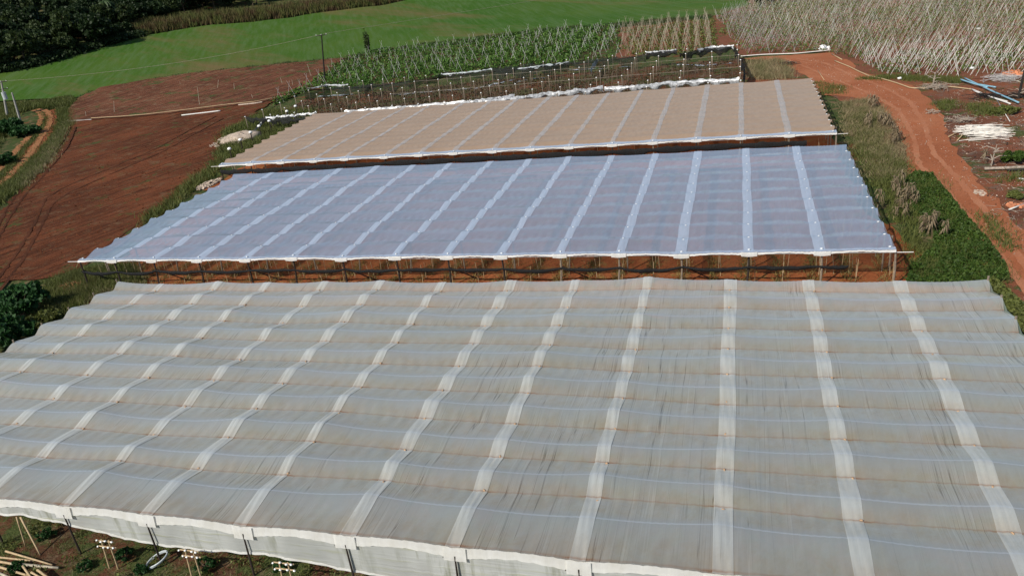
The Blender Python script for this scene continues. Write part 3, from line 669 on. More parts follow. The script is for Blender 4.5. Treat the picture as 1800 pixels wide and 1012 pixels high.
# ------------------------------------------------------------------ stakes
def stake_proto(name, h, r, mat, label, cat, group):
    m = MB(); m.tube([(0, 0, -.1), (.02, .01, h*.5), (.0, 0, h)], [r, r*.9, r*.7], 5); o = m.build(name, mat); tag(o, label, cat, group); return o
used = {}
def put(proto, x, y, rz=0, sc=1, tilt=(0, 0), label=None, z=0):
    o = proto if proto.name not in used else dup(proto); used[proto.name] = 1
    o.location = (x, y, float(terr(x, y))+z); o.rotation_euler = (tilt[0], tilt[1], rz); o.scale = sc if hasattr(sc, '__len__') else (sc, sc, sc)
    if label: o['label'] = label
    return o
n = 0
sp = stake_proto('bamboo_stake', 1.75, .022, M['bamboo'], 'thin upright bamboo stake under the front of the bluish roof', 'stake', 'bamboo stakes under the bluish roof')
rows2 = np.arange(-53, 9.5, 2.15)
for x in rows2:
    for k in range(4):
        if random.random() < .12: continue
        y = 48.8+k*1.0+random.uniform(-.3, .3); put(sp, x+random.uniform(-.25, .25), y, 0, (1, 1, random.uniform(.8, 1.1)), (random.uniform(-.06, .06), random.uniform(-.09, .09)))
for i in range(10): put(sp, random.uniform(5, 9), random.uniform(49, 58), 0, 1, (random.uniform(-.1, .1), random.uniform(-.1, .1)))
sp3 = stake_proto('bamboo_stake', 1.75, .025, M['bamboo'], 'thin upright bamboo stake under the front of the tan roof', 'stake', 'bamboo stakes under the tan roof')
for x in np.arange(-60, 8.8, 1.5):
    if random.random() < .2: continue
    put(sp3, x+random.uniform(-.3, .3), 78.9+random.random()*2, 0, (1, 1, random.uniform(.8, 1.1)), (random.uniform(-.05, .05), random.uniform(-.08, .08)))
sp4 = stake_proto('plant_stake', 1.9, .045, simple('brown_stake', (.13, .095, .065), .85), 'grey wooden stake standing inside the bare frame behind the tan roof', 'stake', 'stakes inside the bare frame')
cnt = 0; ys4 = np.arange(110, 139, 1.6)
for x in np.arange(-66, 0, 2.9):
    for y in ys4:
        if cnt >= 300 or random.random() < .08: continue
        if y > 134 and x < -45: continue
        put(sp4, x4(x, y)+random.uniform(-.3, .3), y+random.uniform(-.4, .4), 0, (1, 1, random.uniform(.7, 1.15)), (random.uniform(-.08, .08), random.uniform(-.08, .08))); cnt += 1

# crossed cane supports: each a thing of two canes
def cross_proto(name, mat, h, sp_, label, group):
    r = empty(name); tag(r, label, 'cane support', group)
    for s in (-1, 1):
        m = MB(); m.tube([(s*sp_, .06*s, -.1), (-s*sp_*.35, 0, h)], [.026, .018], 4); m.build('cane', mat, r)
    return r
cA = cross_proto('cane_support', M['pale_cane'], 2.9, .75, 'pair of crossed pale canes standing in the green tomato rows', 'crossed canes in the tomato rows')
PA = []
def field_rows(poly, dirx, sprow, spin, jit=.3):
    """points along rows running in direction dirx inside the polygon"""
    d = np.array(dirx, float); d /= np.linalg.norm(d); nrm = np.array([-d[1], d[0]]); P = np.array(poly); A = P@d; B = P@nrm; out = []
    for b in np.arange(B.min(), B.max(), sprow):
        a = np.arange(A.min(), A.max(), spin)+rng.random()*spin; q = np.outer(a, d)+b*nrm; q = q+rng.normal(size=q.shape)*jit; out.append(q)
    q = np.concatenate(out); return q[inpoly(q, poly)]
ROWDIR = (-.05, 1.)
qa = field_rows([tuple(p) for p in TOM], ROWDIR, 4.6, 4.6, .5); qa = qa[qa[:, 1] > 131] if len(qa) else qa
rng.shuffle(qa)
qa_s = sorted(qa.tolist(), key=lambda p: p[0]**2+p[1]**2)
for i, p in enumerate(qa_s[:300]): put(cA, p[0], p[1], random.uniform(-.25, .25), random.uniform(.85, 1.15), (random.uniform(-.06, .06), random.uniform(-.08, .08)))
if len(qa_s) > 300:
    q = np.array(qa_s[300:]); z = terr(q[:, 0], q[:, 1]); A = np.r_[np.c_[q[:, 0]-.7, q[:, 1], z], np.c_[q[:, 0]+.7, q[:, 1], z]]; B = np.r_[np.c_[q[:, 0]+.3, q[:, 1], z+2.9], np.c_[q[:, 0]-.3, q[:, 1], z+2.9]]
    tag(leafmesh('distant_cane_supports', sticks(A, B, .03), M['pale_cane']), 'crossed canes in the farthest tomato rows by the green field', 'cane support', kind='stuff')
# foliage of the tomato rows
qf = field_rows([tuple(p) for p in TOM], ROWDIR, 2.3, .7, .30); vg = smoothn(qf[:, 0], qf[:, 1], .22)+.5*smoothn(qf[:, 0]+7, qf[:, 1], .7); qf = qf[(rng.random(len(qf)) < .80+.3*vg) & (rng.random(len(qf)) < np.clip((-22-qf[:, 0])/14, .25, 1))]
C = g3(np.repeat(qf, 13, 0)); C[:, :2] += rng.normal(size=(len(C), 2))*.42; C[:, 2] += .1+1.25*rng.random(len(C))**1.3
tag(leafmesh('tomato_rows', quads(C, .34, .6), M['tomato']), 'dense green tomato foliage growing in rows among crossed canes', 'tomato plants', kind='stuff')
print('cane supports', len(qa_s), 'tomato', len(C))
# brown rows
ROWS = W([(1092, 102), (1094, 52), (1250, 34), (1262, 60), (1240, 96)])
cB = cross_proto('bare_cane_support', M['tan_cane'], 2.8, .6, 'pair of crossed brown canes in the bare soil rows left of the grey stake field', 'crossed canes in the bare rows')
qb = field_rows([tuple(p) for p in ROWS], ROWDIR, 2.15, 3.0, .2)
print('rows B', len(qb))
qb = sorted(qb.tolist(), key=lambda p: p[0]**2+p[1]**2)
for p in qb[:290]: put(cB, p[0], p[1], random.uniform(-.2, .2), random.uniform(.85, 1.15), (random.uniform(-.08, .08), random.uniform(-.1, .1)))
qg = field_rows([tuple(p) for p in ROWS], ROWDIR, 2.15, .7, .3)
C = g3(np.repeat(qg+np.array([[1.0, 0]]), 6, 0)); C[:, :2] += rng.normal(size=(len(C), 2))*.5; C[:, 2] += .05+.35*rng.random(len(C))
tag(leafmesh('low_crop', quads(C, .3, .6), M['grass']), 'low light green weeds between the bare cane rows', 'weeds', kind='stuff')
# big grey stake field
BIG = W([(1256, 30), (1330, 10), (1330, -40), (1960, -60), (1880, 126), (1790, 132), (1700, 137), (1620, 138), (1560, 134), (1520, 124), (1478, 98), (1440, 92), (1404, 94), (1310, 96), (1290, 78)])
def lean(q, rgen):
    n = len(q); L = rgen.uniform(2.4, 3.4, n); s = np.where(rgen.random(n) < .86, 1, -.55)
    ax = s*(.48+rgen.normal(size=n)*.07); ay = .10+rgen.normal(size=n)*.08
    dz = np.sqrt(1-np.clip(ax**2+ay**2, 0, .8)); return L, ax, ay, dz
qc = field_rows([tuple(p) for p in BIG], (-.15, 1.), 1.7, .85, .16)
o_ = np.argsort((qc**2).sum(1)); qc = qc[o_]; near, far = qc[:300], qc[300:]
print('stake field', len(qc))
mst = MB(); mst.tube([(0, 0, -.1), (0, 0, 3.1)], [.028, .018], 4); ls = mst.build('leaning_stake', M['pale_cane']); tag(ls, 'long pale stake leaning to the right at the near edge of the grey stake field', 'stake', 'leaning stakes at the near edge of the stake field')
L, ax, ay, dz = lean(near, rng)
for i, p in enumerate(near):
    o = put(ls, p[0], p[1]); o.rotation_euler = Vector((ax[i], ay[i], dz[i])).to_track_quat('Z', 'Y').to_euler(); o.scale = (1, 1, L[i]/3.1)
L, ax, ay, dz = lean(far, rng); A = g3(far); B = A+np.c_[ax, ay, dz]*L[:, None]
grey = (far[:, 0]-(far[:, 1]-140)*-.12 < 9+rng.normal(size=len(far))*1.5); pick = rng.random(len(far)); tanm = pick < .45
for nm, msk, mat, lb in (('stake_thicket', grey, M['grey_cane'], 'grey weathered stakes crowded beside the bare cane rows'), ('stake_thicket', ~grey & tanm, M['tan_cane'], 'brownish leaning stakes filling the big stake field'), ('stake_thicket', ~grey & ~tanm, M['pale_cane'], 'pale grey leaning stakes filling the big stake field')):
    tag(leafmesh(nm, sticks(A[msk], B[msk], .021), mat), lb, 'stakes', kind='stuff')
qv = field_rows([tuple(p) for p in BIG], (-.15, 1.), 1.25, .7, .3)
nz = smoothn(qv[:, 0], qv[:, 1], .13); qv = qv[(nz > -.25) | (rng.random(len(qv)) < .25)]
C = g3(np.repeat(qv, 6, 0)); C[:, :2] += rng.normal(size=(len(C), 2))*.3; C[:, 2] += .05+1.7*rng.random(len(C))**1.5
tag(leafmesh('climbing_bean_plants', quads(C, .22, .5), leafmat('bean_leaf', (.045, .085, .016), (.13, .19, .045), (.15, .15, .055), .2)), 'green and yellowing plants climbing at the feet of the leaning stakes', 'plants', kind='stuff')

# ------------------------------------------------------------------ trees
def crown(seed, w_, h_, z0, ncl=34, nl=70, leaf=.55, cl=1.1):
    rg = np.random.default_rng(seed); C = []
    for i in range(ncl):
        v = rg.normal(size=3); v /= np.linalg.norm(v); r = .55+.45*rg.random()
        v[2] = abs(v[2])*.9-.25 if rg.random() < .7 else v[2]*.8
        c = np.array([v[0]*w_*r, v[1]*w_*r, z0+h_*.45+v[2]*h_*.5*r])
        p = rg.normal(size=(nl, 3)); p /= np.linalg.norm(p, axis=1)[:, None]; p *= (cl*(.6+.5*rg.random()))*(rg.random((nl, 1))**.4); p[:, 2] *= .65
        C.append(c+p)
    return np.concatenate(C)
protos = []
for k, (w_, h_, mt, lab) in enumerate(((3.6, 8.5, 'tr1', 'dark'), (3.0, 7., 'tr2', 'mid'), (4.3, 9.5, 'tr1', 'dark'), (2.6, 10., 'tr2', 'tall'), (3.4, 6., 'tr1', 'low'))):
    r = empty('forest_tree'); tag(r, 'dark evergreen tree among others of the wood above the green field', 'tree', 'trees of the wood')
    m = MB(); m.tube([(0, 0, -.5), (.1, .05, h_*.4), (.2, .1, h_*.75)], [.24, .17, .07], 7)
    for j in range(4):
        a = j*1.6+k; m.tube([(.08, .04, h_*(.25+.1*j)), (math.cos(a)*w_*.35, math.sin(a)*w_*.35, h_*(.45+.08*j)), (math.cos(a)*w_*.7, math.sin(a)*w_*.7, h_*(.6+.07*j))], [.1, .06, .02], 5)
    m.build('trunk', M['bark'], r)
    leafmesh('crown', quads(crown(k+20, w_, h_, .8, 44, 62, .5, 1.35), .62, .3, 1.3), M[mt], r); protos.append(r)
E_ = np.array(EDGE[1:6]); nt = 0; taken = []
def off_line(px, i0, i1, dist, step):
    P = np.array([at(u, v) for u, v in px[i0:i1]]); out = []
    for a, b in zip(P[:-1], P[1:]):
        L = np.linalg.norm(b-a); d = (b-a)/L; nn = np.array([-d[1], d[0]]); 
        if nn@(a/np.linalg.norm(a)) < 0: nn = -nn
        for s in np.arange(0, L, step): out.append(a+d*s+nn*dist)
    return out
cands = []
poly = np.array(EDGE)
first = True
# wood: fan of positions beyond the field edge, nearer rows first
cam2 = np.zeros(2)
tri = []
for ui in np.arange(-70, 760, 7.):
    base = None
    ev = np.interp(ui, [p[0] for p in edge_px], [p[1] for p in edge_px])
    b = np.array(at(ui, ev)); D0 = np.linalg.norm(b); dv = b/D0
    start = 4 if ui < 235 else (16+ (ui-235)*.10)
    for rr in np.arange(start, 190, 6.5):
        q = b+dv*(rr+random.uniform(-2.5, 2.5)); q = q+np.array([-dv[1], dv[0]])*random.uniform(-2, 2)
        tri.append((q[0], q[1], rr))
tri.sort(key=lambda t: t[2]); sel = []
for x, y, rr in tri:
    if all((x-a)**2+(y-b)**2 > (4.6+rr*.035)**2 for a, b, _ in sel): sel.append((x, y, rr))
print('trees', len(sel))
tcount = 0; restt = []
for x, y, rr in sel:
    k = random.randrange(5); sc = random.uniform(.75, 1.25)*(1.+.1*(rr > 40)); pr = protos[k]
    if tcount < 290:
        nm = pr.name+str(k)
        o = pr if nm not in used else dup(pr); used[nm] = 1; tcount += 1
    else:
        restt.append((x, y, sc)); continue
    o.location = (x, y, float(terr(x, y))); o.rotation_euler.z = random.random()*6.28; o.scale = (sc*random.uniform(.9, 1.15), sc, sc*random.uniform(.85, 1.2))
if restt:
    C = np.concatenate([crown(500+i, 3.6*s, 8*s, .8, 12, 26, .5, 1.7)+np.array([x, y, float(terr(x, y))]) for i, (x, y, s) in enumerate(restt)])
    tag(leafmesh('distant_wood', quads(C, 1.25, .3, 1.3), M['tr1']), 'dark wooded slope behind the nearer trees at top left', 'wood', kind='stuff')
# undergrowth along the wood's foot
ep = np.array([at(np.interp(t, np.arange(len(edge_px)), [p[0] for p in edge_px]), np.interp(t, np.arange(len(edge_px)), [p[1] for p in edge_px])) for t in np.linspace(0, 5.2, 500)])
dirn = ep/np.linalg.norm(ep, axis=1)[:, None]; C = np.repeat(ep+dirn*1.5, 26, 0)+rng.normal(size=(13000, 2))*1.5; C = g3(C); C[:, 2] += rng.random(len(C))*2.2
tag(leafmesh('wood_undergrowth', quads(C, .55, .3), M['tr1']), 'dark bushy undergrowth along the foot of the wood', 'undergrowth', kind='stuff')
# palms
def palm(px, h, label):
    x, y = px; r = empty('palm_tree', (x, y, float(terr(x, y)))); tag(r, label, 'palm')
    m = MB(); m.tube([(0, 0, -.3), (.2, 0, h*.5), (.3, .1, h)], [.2, .15, .12], 7); m.build('trunk', M['bark'], r); V = []
    for k in range(15):
        a = k*2.4; up_ = random.uniform(.2, 1.); L_ = 3.4; prev = None
        for j in range(9):
            t = j/8; p = np.array([.3+math.cos(a)*L_*t*.8, .1+math.sin(a)*L_*t*.8, h+up_*2.2*t-3.2*t*t]); 
            if prev is not None:
                sd = np.array([-math.sin(a), math.cos(a), 0])
                for s in (-1, 1): e = p+sd*s*.75*(1-.6*t)+np.array([0, 0, -.55]); V += [prev, p, e, prev+(e-p)*.8]
            prev = p
    leafmesh('fronds', np.array(V), leafmat('palm_leaf', (.028, .055, .016), (.055, .095, .03)), r)
b = np.array(at(205, 78)); palm(b*(1+20/np.linalg.norm(b)), 9.3, 'tall palm with drooping pale fronds rising out of the wood at the top')
b = np.array(at(133, 100)); palm(b*(1+14/np.linalg.norm(b)), 7.5, 'shorter palm half buried in the wood left of the tall palm')
# cane belt
us = rng.uniform(243, 760, 5200); ev = np.interp(us, [p[0] for p in edge_px], [p[1] for p in edge_px]); P = np.array([at(a, b) for a, b in zip(us[:700], ev[:700])])
D0 = np.linalg.norm(P, axis=1)[:, None]; P = np.repeat(P, 9, 0); D0 = np.repeat(D0, 9, 0); dep = rng.random((len(P), 1))*14+.5; P = P*(1+dep/D0)+rng.normal(size=P.shape)*.3
hh = 3.2*(.6+.5*rng.random(len(P)))*np.clip(.45+dep[:, 0]*.2, 0, 1.15); PP = np.repeat(g3(P), 3, 0)
V = blades(PP, np.repeat(hh, 3), .42, .16); tag(leafmesh('sugar_cane_belt', V, M['cane'], k=3), 'band of yellowish green sugar cane between the green field and the wood', 'sugar cane', kind='stuff')
# shrubs
def shrub(name, loc, w_, h_, mat, label, cat='shrub', group=None, leaf=.2, ncl=26, nl=120, seed=0):
    x, y = loc; r = empty(name, (x, y, float(terr(x, y)))); tag(r, label, cat, group)
    m = MB()
    for j in range(6):
        a = j*1.05+seed; m.tube([(0, 0, -.1), (math.cos(a)*w_*.3, math.sin(a)*w_*.3, h_*.4), (math.cos(a)*w_*.6, math.sin(a)*w_*.6, h_*.7)], [.05, .03, .012], 5)
    m.build('stem', M['bark'], r)
    C = crown(seed+77, w_, h_, 0.0, ncl, nl, leaf, .28*w_); C = C[C[:, 2] > .03]
    leafmesh('foliage', quads(C, leaf, .4, 1.5), mat, r); return r
shrub('leafy_shrub', at(40, 560), 2.3, 3.2, M['bushy'], 'large round dark green bush left of the dusty roof, uppermost', leaf=.24, ncl=40, nl=150, seed=1)
shrub('leafy_shrub', at(20, 605), 2.0, 2.4, M['bushy'], 'rounded green bush at the left frame edge below the largest bush', leaf=.24, ncl=34, nl=130, seed=2)
shrub('leafy_shrub', at(85, 578), 1.5, 1.6, M['grass'], 'small yellowish green bush at the right foot of the largest bush', leaf=.2, seed=3)
shrub('leafy_shrub', at(-30, 560), 2.2, 2.6, M['bushy'], 'green bush half cut off by the left frame edge', leaf=.24, seed=4)
shrub('leafy_shrub', at(1785, 286), 1.0, 1.1, M['cover'], 'dark green bush beside the cut log at the right frame edge', leaf=.18, seed=5)
shrub('leafy_shrub', at(1770, 200), 1.0, .9, M['grass'], 'low olive bush right of the white cane pile', leaf=.16, seed=6)
shrub('leafy_shrub', at(1745, 200), .7, .7, M['grass'], 'small green bush above the white cane pile', leaf=.16, seed=7)
shrub('grass_clump', at(1785, 350), .5, .7, M['grass'], 'tufted bright green clump right of the road by the pale chips', 'grass clump', leaf=.14, seed=8)
shrub('leafy_shrub', at(1345, 12), 2.6, 4.2, M['tr2'], 'dark green bush behind the stakes at the top of the grey stake field', leaf=.35, seed=9)
shrub('leafy_shrub', at(1385, 6), 2.2, 3.5, M['tr1'], 'very dark bush right of another at the top of the grey stake field', leaf=.35, seed=10)
shrub('leafy_shrub', at(15, 235), 4., 3.4, M['bushy'], 'dark bush below the two leaning poles at the left edge', leaf=.4, seed=11)
shrub('leafy_shrub', at(45, 240), 2.6, 2.2, M['bushy'], 'smaller dark bush between the leaning poles and the track', leaf=.35, seed=12)
shrub('leafy_shrub', at(5, 290), 2.2, 2.0, M['bushy'], 'round dark bush left of the track near the left frame edge', leaf=.3, seed=13)

# ------------------------------------------------------------------ weeds, ground cover
def weeds(name, poly, n, h, mat, label, wd=.06, lean=.5, cat='grass'):
    q = scatter(poly, n); ncl = max(20, n//60); c = scatter(poly, ncl); idx = rng.integers(0, ncl, n); mixv = rng.random(n) < .7
    q[mixv] = c[idx[mixv]]+rng.normal(size=(mixv.sum(), 2))*.55
    V = blades(g3(q), h, wd, lean); tag(leafmesh(name, V, mat, k=3), label, cat, kind='stuff')
weeds('dry_weeds', W([(1480, 180), (1530, 175), (1575, 225), (1592, 275), (1590, 310), (1540, 320), (1510, 265), (1490, 230)]), 12000, .42, M['drygrass'], 'dry straw coloured weeds beside the tan roof corner', .05, .9)
weeds('green_weeds', W([(1495, 200), (1540, 200), (1560, 270), (1600, 300), (1620, 420), (1660, 490), (1600, 490), (1590, 440), (1555, 340), (1510, 280)]), 12000, .38, M['grass'], 'green weeds growing along the right side of the bluish roof')
weeds('dry_weeds', W([(1310, 110), (1370, 106), (1390, 125), (1390, 140), (1320, 142)]), 5000, .8, M['drygrass'], 'dry weeds between the bare frame and the dirt road')
weeds('green_weeds', W([(1430, 145), (1480, 150), (1485, 165), (1445, 166)]), 1800, .3, M['grass'], 'thin green patch in the middle of the dirt road bend')
weeds('green_weeds', W([(395, 232), (470, 196), (560, 196), (480, 262), (400, 285), (385, 300), (350, 330), (300, 370), (262, 400), (245, 412), (262, 380), (330, 325), (380, 285)]), 22000, .75, M['grass'], 'tall green weeds along the left ends of the tan and bluish roofs', .1)
weeds('green_weeds', W([(90, 492), (140, 478), (230, 465), (260, 500), (180, 520), (100, 560), (60, 600), (90, 500)]), 14000, .55, M['grass'], 'green weeds between the ploughed field and the dusty roof', .07)
weeds('dry_weeds', W([(110, 500), (230, 480), (260, 505), (170, 530), (100, 550)]), 5000, .4, M['drygrass'], 'dry weeds behind the left end of the dusty roof')
weeds('track_weeds', W([(100, 190), (130, 195), (120, 230), (70, 300), (0, 360), (-30, 380), (-30, 350), (30, 312), (90, 245), (104, 215)]), 26000, .6, M['grass'], 'bright green grass strip between the track and the ploughed field', .12)
weeds('track_weeds', W([(0, 185), (60, 182), (130, 172), (135, 185), (100, 192), (60, 192), (30, 200), (0, 250), (-30, 300), (-30, 190)]), 20000, .8, M['grass'], 'green scrub at the corner below the green field', .16)
weeds('field_edge_weeds', W([(130, 178), (150, 166), (300, 135), (450, 118), (605, 101), (740, 79), (960, 52), (1250, 28), (1250, 35), (960, 62), (740, 90), (610, 110), (450, 124), (300, 142), (160, 172), (138, 188)]), 26000, .6, leafmat('edge_blade', (.02, .05, .012), (.05, .10, .025), (.10, .085, .04), .15), 'strip of darker weeds along the lower edge of the green field', .2)
weeds('track_weeds', band(W([(62, 198), (76, 202), (82, 210), (78, 222), (60, 244), (36, 272), (14, 298), (-20, 332)]), 1.0), 5000, .4, M['grass'], 'green grass growing between the two ruts of the track at left', .12)
weeds('dry_weeds', W([(100, 235), (122, 212), (130, 215), (85, 290), (40, 335), (30, 330)]), 6000, .6, M['drygrass'], 'greyish dry weeds on the left bank of the ploughed field', .1)
for k, (px, nn) in enumerate((([(1648, 180), (1680, 178), (1678, 192), (1650, 194)], 900), ([(1700, 185), (1740, 180), (1750, 205), (1712, 205)], 1200), ([(1725, 375), (1760, 400), (1790, 440), (1775, 445), (1740, 410)], 900), ([(1790, 60+240), (1800, 320), (1760, 320)], 300), ([(1500, 140), (1600, 142), (1690, 148), (1690, 138), (1560, 134)], 5000))):
    weeds('yard_weeds', W(px), nn, .4, M['grass'], ['small weed patch at the road edge above the cane pile', 'weed patch between the blue pipes and the cane pile', 'thin weeds in the middle of the road near the right edge', 'weeds by the cut log', 'low green plants at the foot of the stake field'][k])
CV = W([(1590, 318), (1608, 306), (1636, 308), (1668, 345), (1700, 385), (1735, 425), (1765, 465), (1772, 492), (1740, 506), (1650, 505), (1592, 500), (1600, 470), (1640, 440), (1640, 400), (1605, 370)])
q = scatter(CV, 34000); nz_ = smoothn(q[:, 0], q[:, 1], 1.6); nz2 = smoothn(q[:, 0]*1.3+5, q[:, 1]*.9, 3.7); keep = (nz2+.4*nz_+rng.normal(size=len(q))*.25) > -.55; q = q[keep]; hgt = (.22+.16*nz_+.12*nz2)[keep] if False else (.25+.16*smoothn(q[:, 0], q[:, 1], 1.6)+.13*smoothn(q[:, 0]*1.3+5, q[:, 1]*.9, 3.7))
C = g3(q); C[:, 2] += .04+np.maximum(.08, hgt)*rng.random(len(q))**.5
tag(leafmesh('ground_cover', quads(C, .14, .9, 1.3), M['cover']), 'dense dark green leafy ground cover between the bluish roof and the dirt road', 'ground cover', kind='stuff')
weeds('green_weeds', CV, 3500, .5, M['grass'], 'taller grass blades poking through the ground cover', .04)
q = scatter(W([(1745, 495), (1800, 545), (1800, 600), (1770, 560), (1735, 505)]), 5000); C = g3(q); C[:, 2] += .05+.4*rng.random(len(q))
tag(leafmesh('ground_cover', quads(C, .16, 1.0, 1.3), M['grass']), 'green plants at the right end of the dusty roof', 'ground cover', kind='stuff')
# young plants in the beds under the bluish house
C = g3(np.c_[rng.uniform(-54, 9, 9000), rng.uniform(48, 53, 9000)]); k_ = np.round(C[:, 0]/2.15)*2.15+.35; C[:, 0] = k_+rng.normal(size=9000)*.28; C[:, 2] += rng.random(9000)*.18+.05
tag(leafmesh('bed_plants', blades(C, .28, .05, .8), leafmat('straw_bed', (.16, .11, .035), (.27, .19, .06), (.10, .10, .03), .8), k=3), 'yellowing low plants in the red beds under the bluish roof', 'crop', kind='stuff')
# dried corn plants
def corn_proto():
    r = empty('dried_corn'); tag(r, 'dried brown corn stalk with hanging leaves', 'corn plant', 'dried corn stalks')
    m = MB(); m.tube([(0, 0, -.1), (.05, .03, .9), (.12, .05, 1.9)], [.03, .024, .012], 5); m.build('stalk', M['corn'], r); V = []
    for k in range(22):
        z = .35+1.5*random.random(); a = random.random()*6.28; c, s = math.cos(a), math.sin(a); L_ = random.uniform(.3, .55)
        p0 = np.array([.05, .02, z]); p1 = p0+np.array([c*L_*.6, s*L_*.6, .08]); p2 = p0+np.array([c*L_, s*L_, -.35]); sd = np.array([-s, c, 0])*.06
        V += [p0-sd*.5, p0+sd*.5, p1+sd, p1-sd, p1-sd, p1+sd, p2+sd*.3, p2-sd*.3]
    leafmesh('leaves', np.array(V), M['corn'], r); return r
cp = corn_proto(); cl = [((1533, 190), 5, 'at the top of the row beside the tan roof corner'), ((1556, 225), 9, 'in the clump between the tan roof corner and the road'), ((1574, 250), 6, 'in the clump by the road bend'), ((1582, 335), 6, 'beside the top of the ground cover'), ((1600, 360), 6, 'in the middle of the green weeds'), ((1575, 378), 4, 'close to the bluish roof edge'), ((1632, 412), 8, 'standing in the dark ground cover'), ((1742, 285), 2, 'by the cut log at the right'), ((1530, 222), 3, 'near the bluish roof corner')]
ck = 0
for (u, v), nn, lb in cl:
    x, y = at(u, v)
    for i in range(nn):
        o = cp if ck == 0 else dup(cp); ck += 1
        o.location = (x+random.gauss(0, .45), y+random.gauss(0, .9), 0); o.rotation_euler = (random.uniform(-.25, .25), random.uniform(-.25, .25), random.random()*6.28); s = random.uniform(.55, .95); o.scale = (s, s, s)
        o['label'] = 'dried brown corn stalk '+lb; o['group'] = 'dried corn stalks '+lb

# ------------------------------------------------------------------ poles and wires
def upto(b, u, v):
    """offset and height, above ground point b, of the point at b's depth seen at photo pixel u,v"""
    d = MC@np.array([u-900, 506-v, -F]); p = CAM+d*(b[1]/d[1]); return (float(p[0]-b[0]), 0.), float(p[2]-terr(*b))
def pole(name, base, top_px_h, lean_, r, mat, label, arms=True, arm_l=1.7, rz=.0):
    x, y = base; z0 = float(terr(x, y)); o = empty(name, (x, y, z0)); tag(o, label, 'utility pole'); h = top_px_h
    m = MB(); m.tube([(0, 0, -.3), (lean_[0], lean_[1], h)], [r*1.25, r*.75], 9); m.build('pole', mat, o)
    if arms:
        for k, zz in enumerate((h-.15, h-1.6)[:arms]):
            cx_, cy_ = lean_[0]*zz/h, lean_[1]*zz/h
            m = MB(); m.box((cx_, cy_-.12, zz), (arm_l, .12, .14), rz); m.build('crossarm', M['burnt'], o)
            for t in (-.45, 0, .45):
                m = MB(); m.tube([(cx_+t*arm_l*math.cos(rz), cy_-.12+t*arm_l*math.sin(rz), zz+.07), (cx_+t*arm_l*math.cos(rz), cy_-.12+t*arm_l*math.sin(rz), zz+.28)], [.05, .035], 7); m.build('insulator', M['white'], o)
    return o, Vector((x+lean_[0], y+lean_[1], z0+h))
b0 = at(571, 146); l_, h_ = upto(b0, 565, 61); p0, t0 = pole('utility_pole', b0, h_, l_, .16, M['burnt'], 'tall slender dark utility pole standing above the crossed cane rows', 1, 2.4, .2)
b1 = at(13, 206); l_, h1 = upto(b1, 2, 143); p1, t1 = pole('utility_pole', b1, h1, l_, .22, M['concrete'], 'pale leaning utility pole with two crossarms at the left frame edge', 2, 2.6, .3)
m = MB(); m.tube([(l_[0]*.5+.75, -.3, h1*.50), (l_[0]*.5+.75, -.3, h1*.50+1.5)], .45, 12); m.build('transformer', M['coil'], p1)
m = MB(); m.box((l_[0]*.5+.3, -.2, h1*.50+1.), (.8, .08, .08)); m.build('bracket', M['burnt'], p1)
b2 = at(38, 220); l_, h_ = upto(b2, 21, 163); p2, t2 = pole('utility_pole', b2, h_, l_, .20, M['concrete'], 'bare pale pole without crossarm right of the leaning utility pole', 0)
b3 = at(648, 92); l_, h_ = upto(b3, 648, 65); p3, t3 = pole('vine_covered_pole', b3, h_, l_, .16, M['burnt'], 'short dark pole wrapped in creeper at the upper edge of the cane rows', 0)
Cv = rng.normal(size=(500, 3))*np.array([.3, .3, 1.1])+np.array([0, 0, 2.6]); leafmesh('creeper', quads(Cv, .3), M['tr2'], p3)
def wire(a, b, sag, label):
    P = [a.lerp(b, t)-Vector((0, 0, sag*4*t*(1-t))) for t in np.linspace(0, 1, 40)]; m = MB(); m.tube(P, .028, 4); tag(m.build('power_line', M['wire']), label, 'power line')
wire(t0, t1, 1.4, 'thin overhead wire from the slender dark pole to the poles at the left edge')
wire(t0+Vector((.4, .1, .1)), Vector((95, 330, 11)), 1.0, 'thin overhead wire running right from the slender dark pole over the green field')
def post(px, h, lbl, mat='pale_cane', lean_=(0, 0), r=.06):
    x, y = at(*px); m = MB(); m.tube([(0, 0, -.1), (lean_[0], lean_[1], h)], [r, r*.7], 6); o = m.build('marker_stake', M[mat]); o.location = (x, y, float(terr(x, y))); tag(o, lbl, 'stake', 'stakes in the ploughed field'); 
for a_, b_ in (((351, 187), (347, 154)), ((201, 201), (200, 178)), ((152, 208), (150, 196)), ((318, 152), (316, 144)), ((412, 160), (411, 146)), ((548, 137), (540, 113)), ((445, 175), (442, 166)), ((382, 158), (384, 140)), ((497, 150), (493, 137)), ((515, 152), (513, 140))):
    l_, h_ = upto(at(*a_), *b_); post(a_, h_, 'thin pale stake standing in the brown ploughed field', 'tan_cane', l_, .045)

# ------------------------------------------------------------------ pipes, poles on the ground
def gpipe(name, px, r, mat, label, cat, z=.1, group=None, n=9, sm=True):
    P = [(*p, float(terr(*p))+z+r) for p in W(px)]; m = MB()
    if sm and len(P) > 2:
        Q = []; A = np.array(P)
        for t in np.linspace(0, len(P)-1, len(P)*5): Q.append([np.interp(t, np.arange(len(P)), A[:, k]) for k in range(3)])
        P = Q
    m.tube(P, r, n); return tag(m.build(name, mat, None, True), label, cat, group)
gpipe('irrigation_pipe', [(1467, 109), (1492, 119), (1510, 128), (1528, 136), (1548, 140), (1575, 148), (1600, 157), (1625, 158), (1650, 154), (1680, 156), (1710, 160)], .07, M['bamboo'], 'long thin tan hose lying from the road bend to the blue pipes', 'hose')
gpipe('irrigation_pipe', [(1462, 97), (1480, 107)], .07, M['bamboo'], 'short tan pipe at the corner of the stake field', 'pipe')
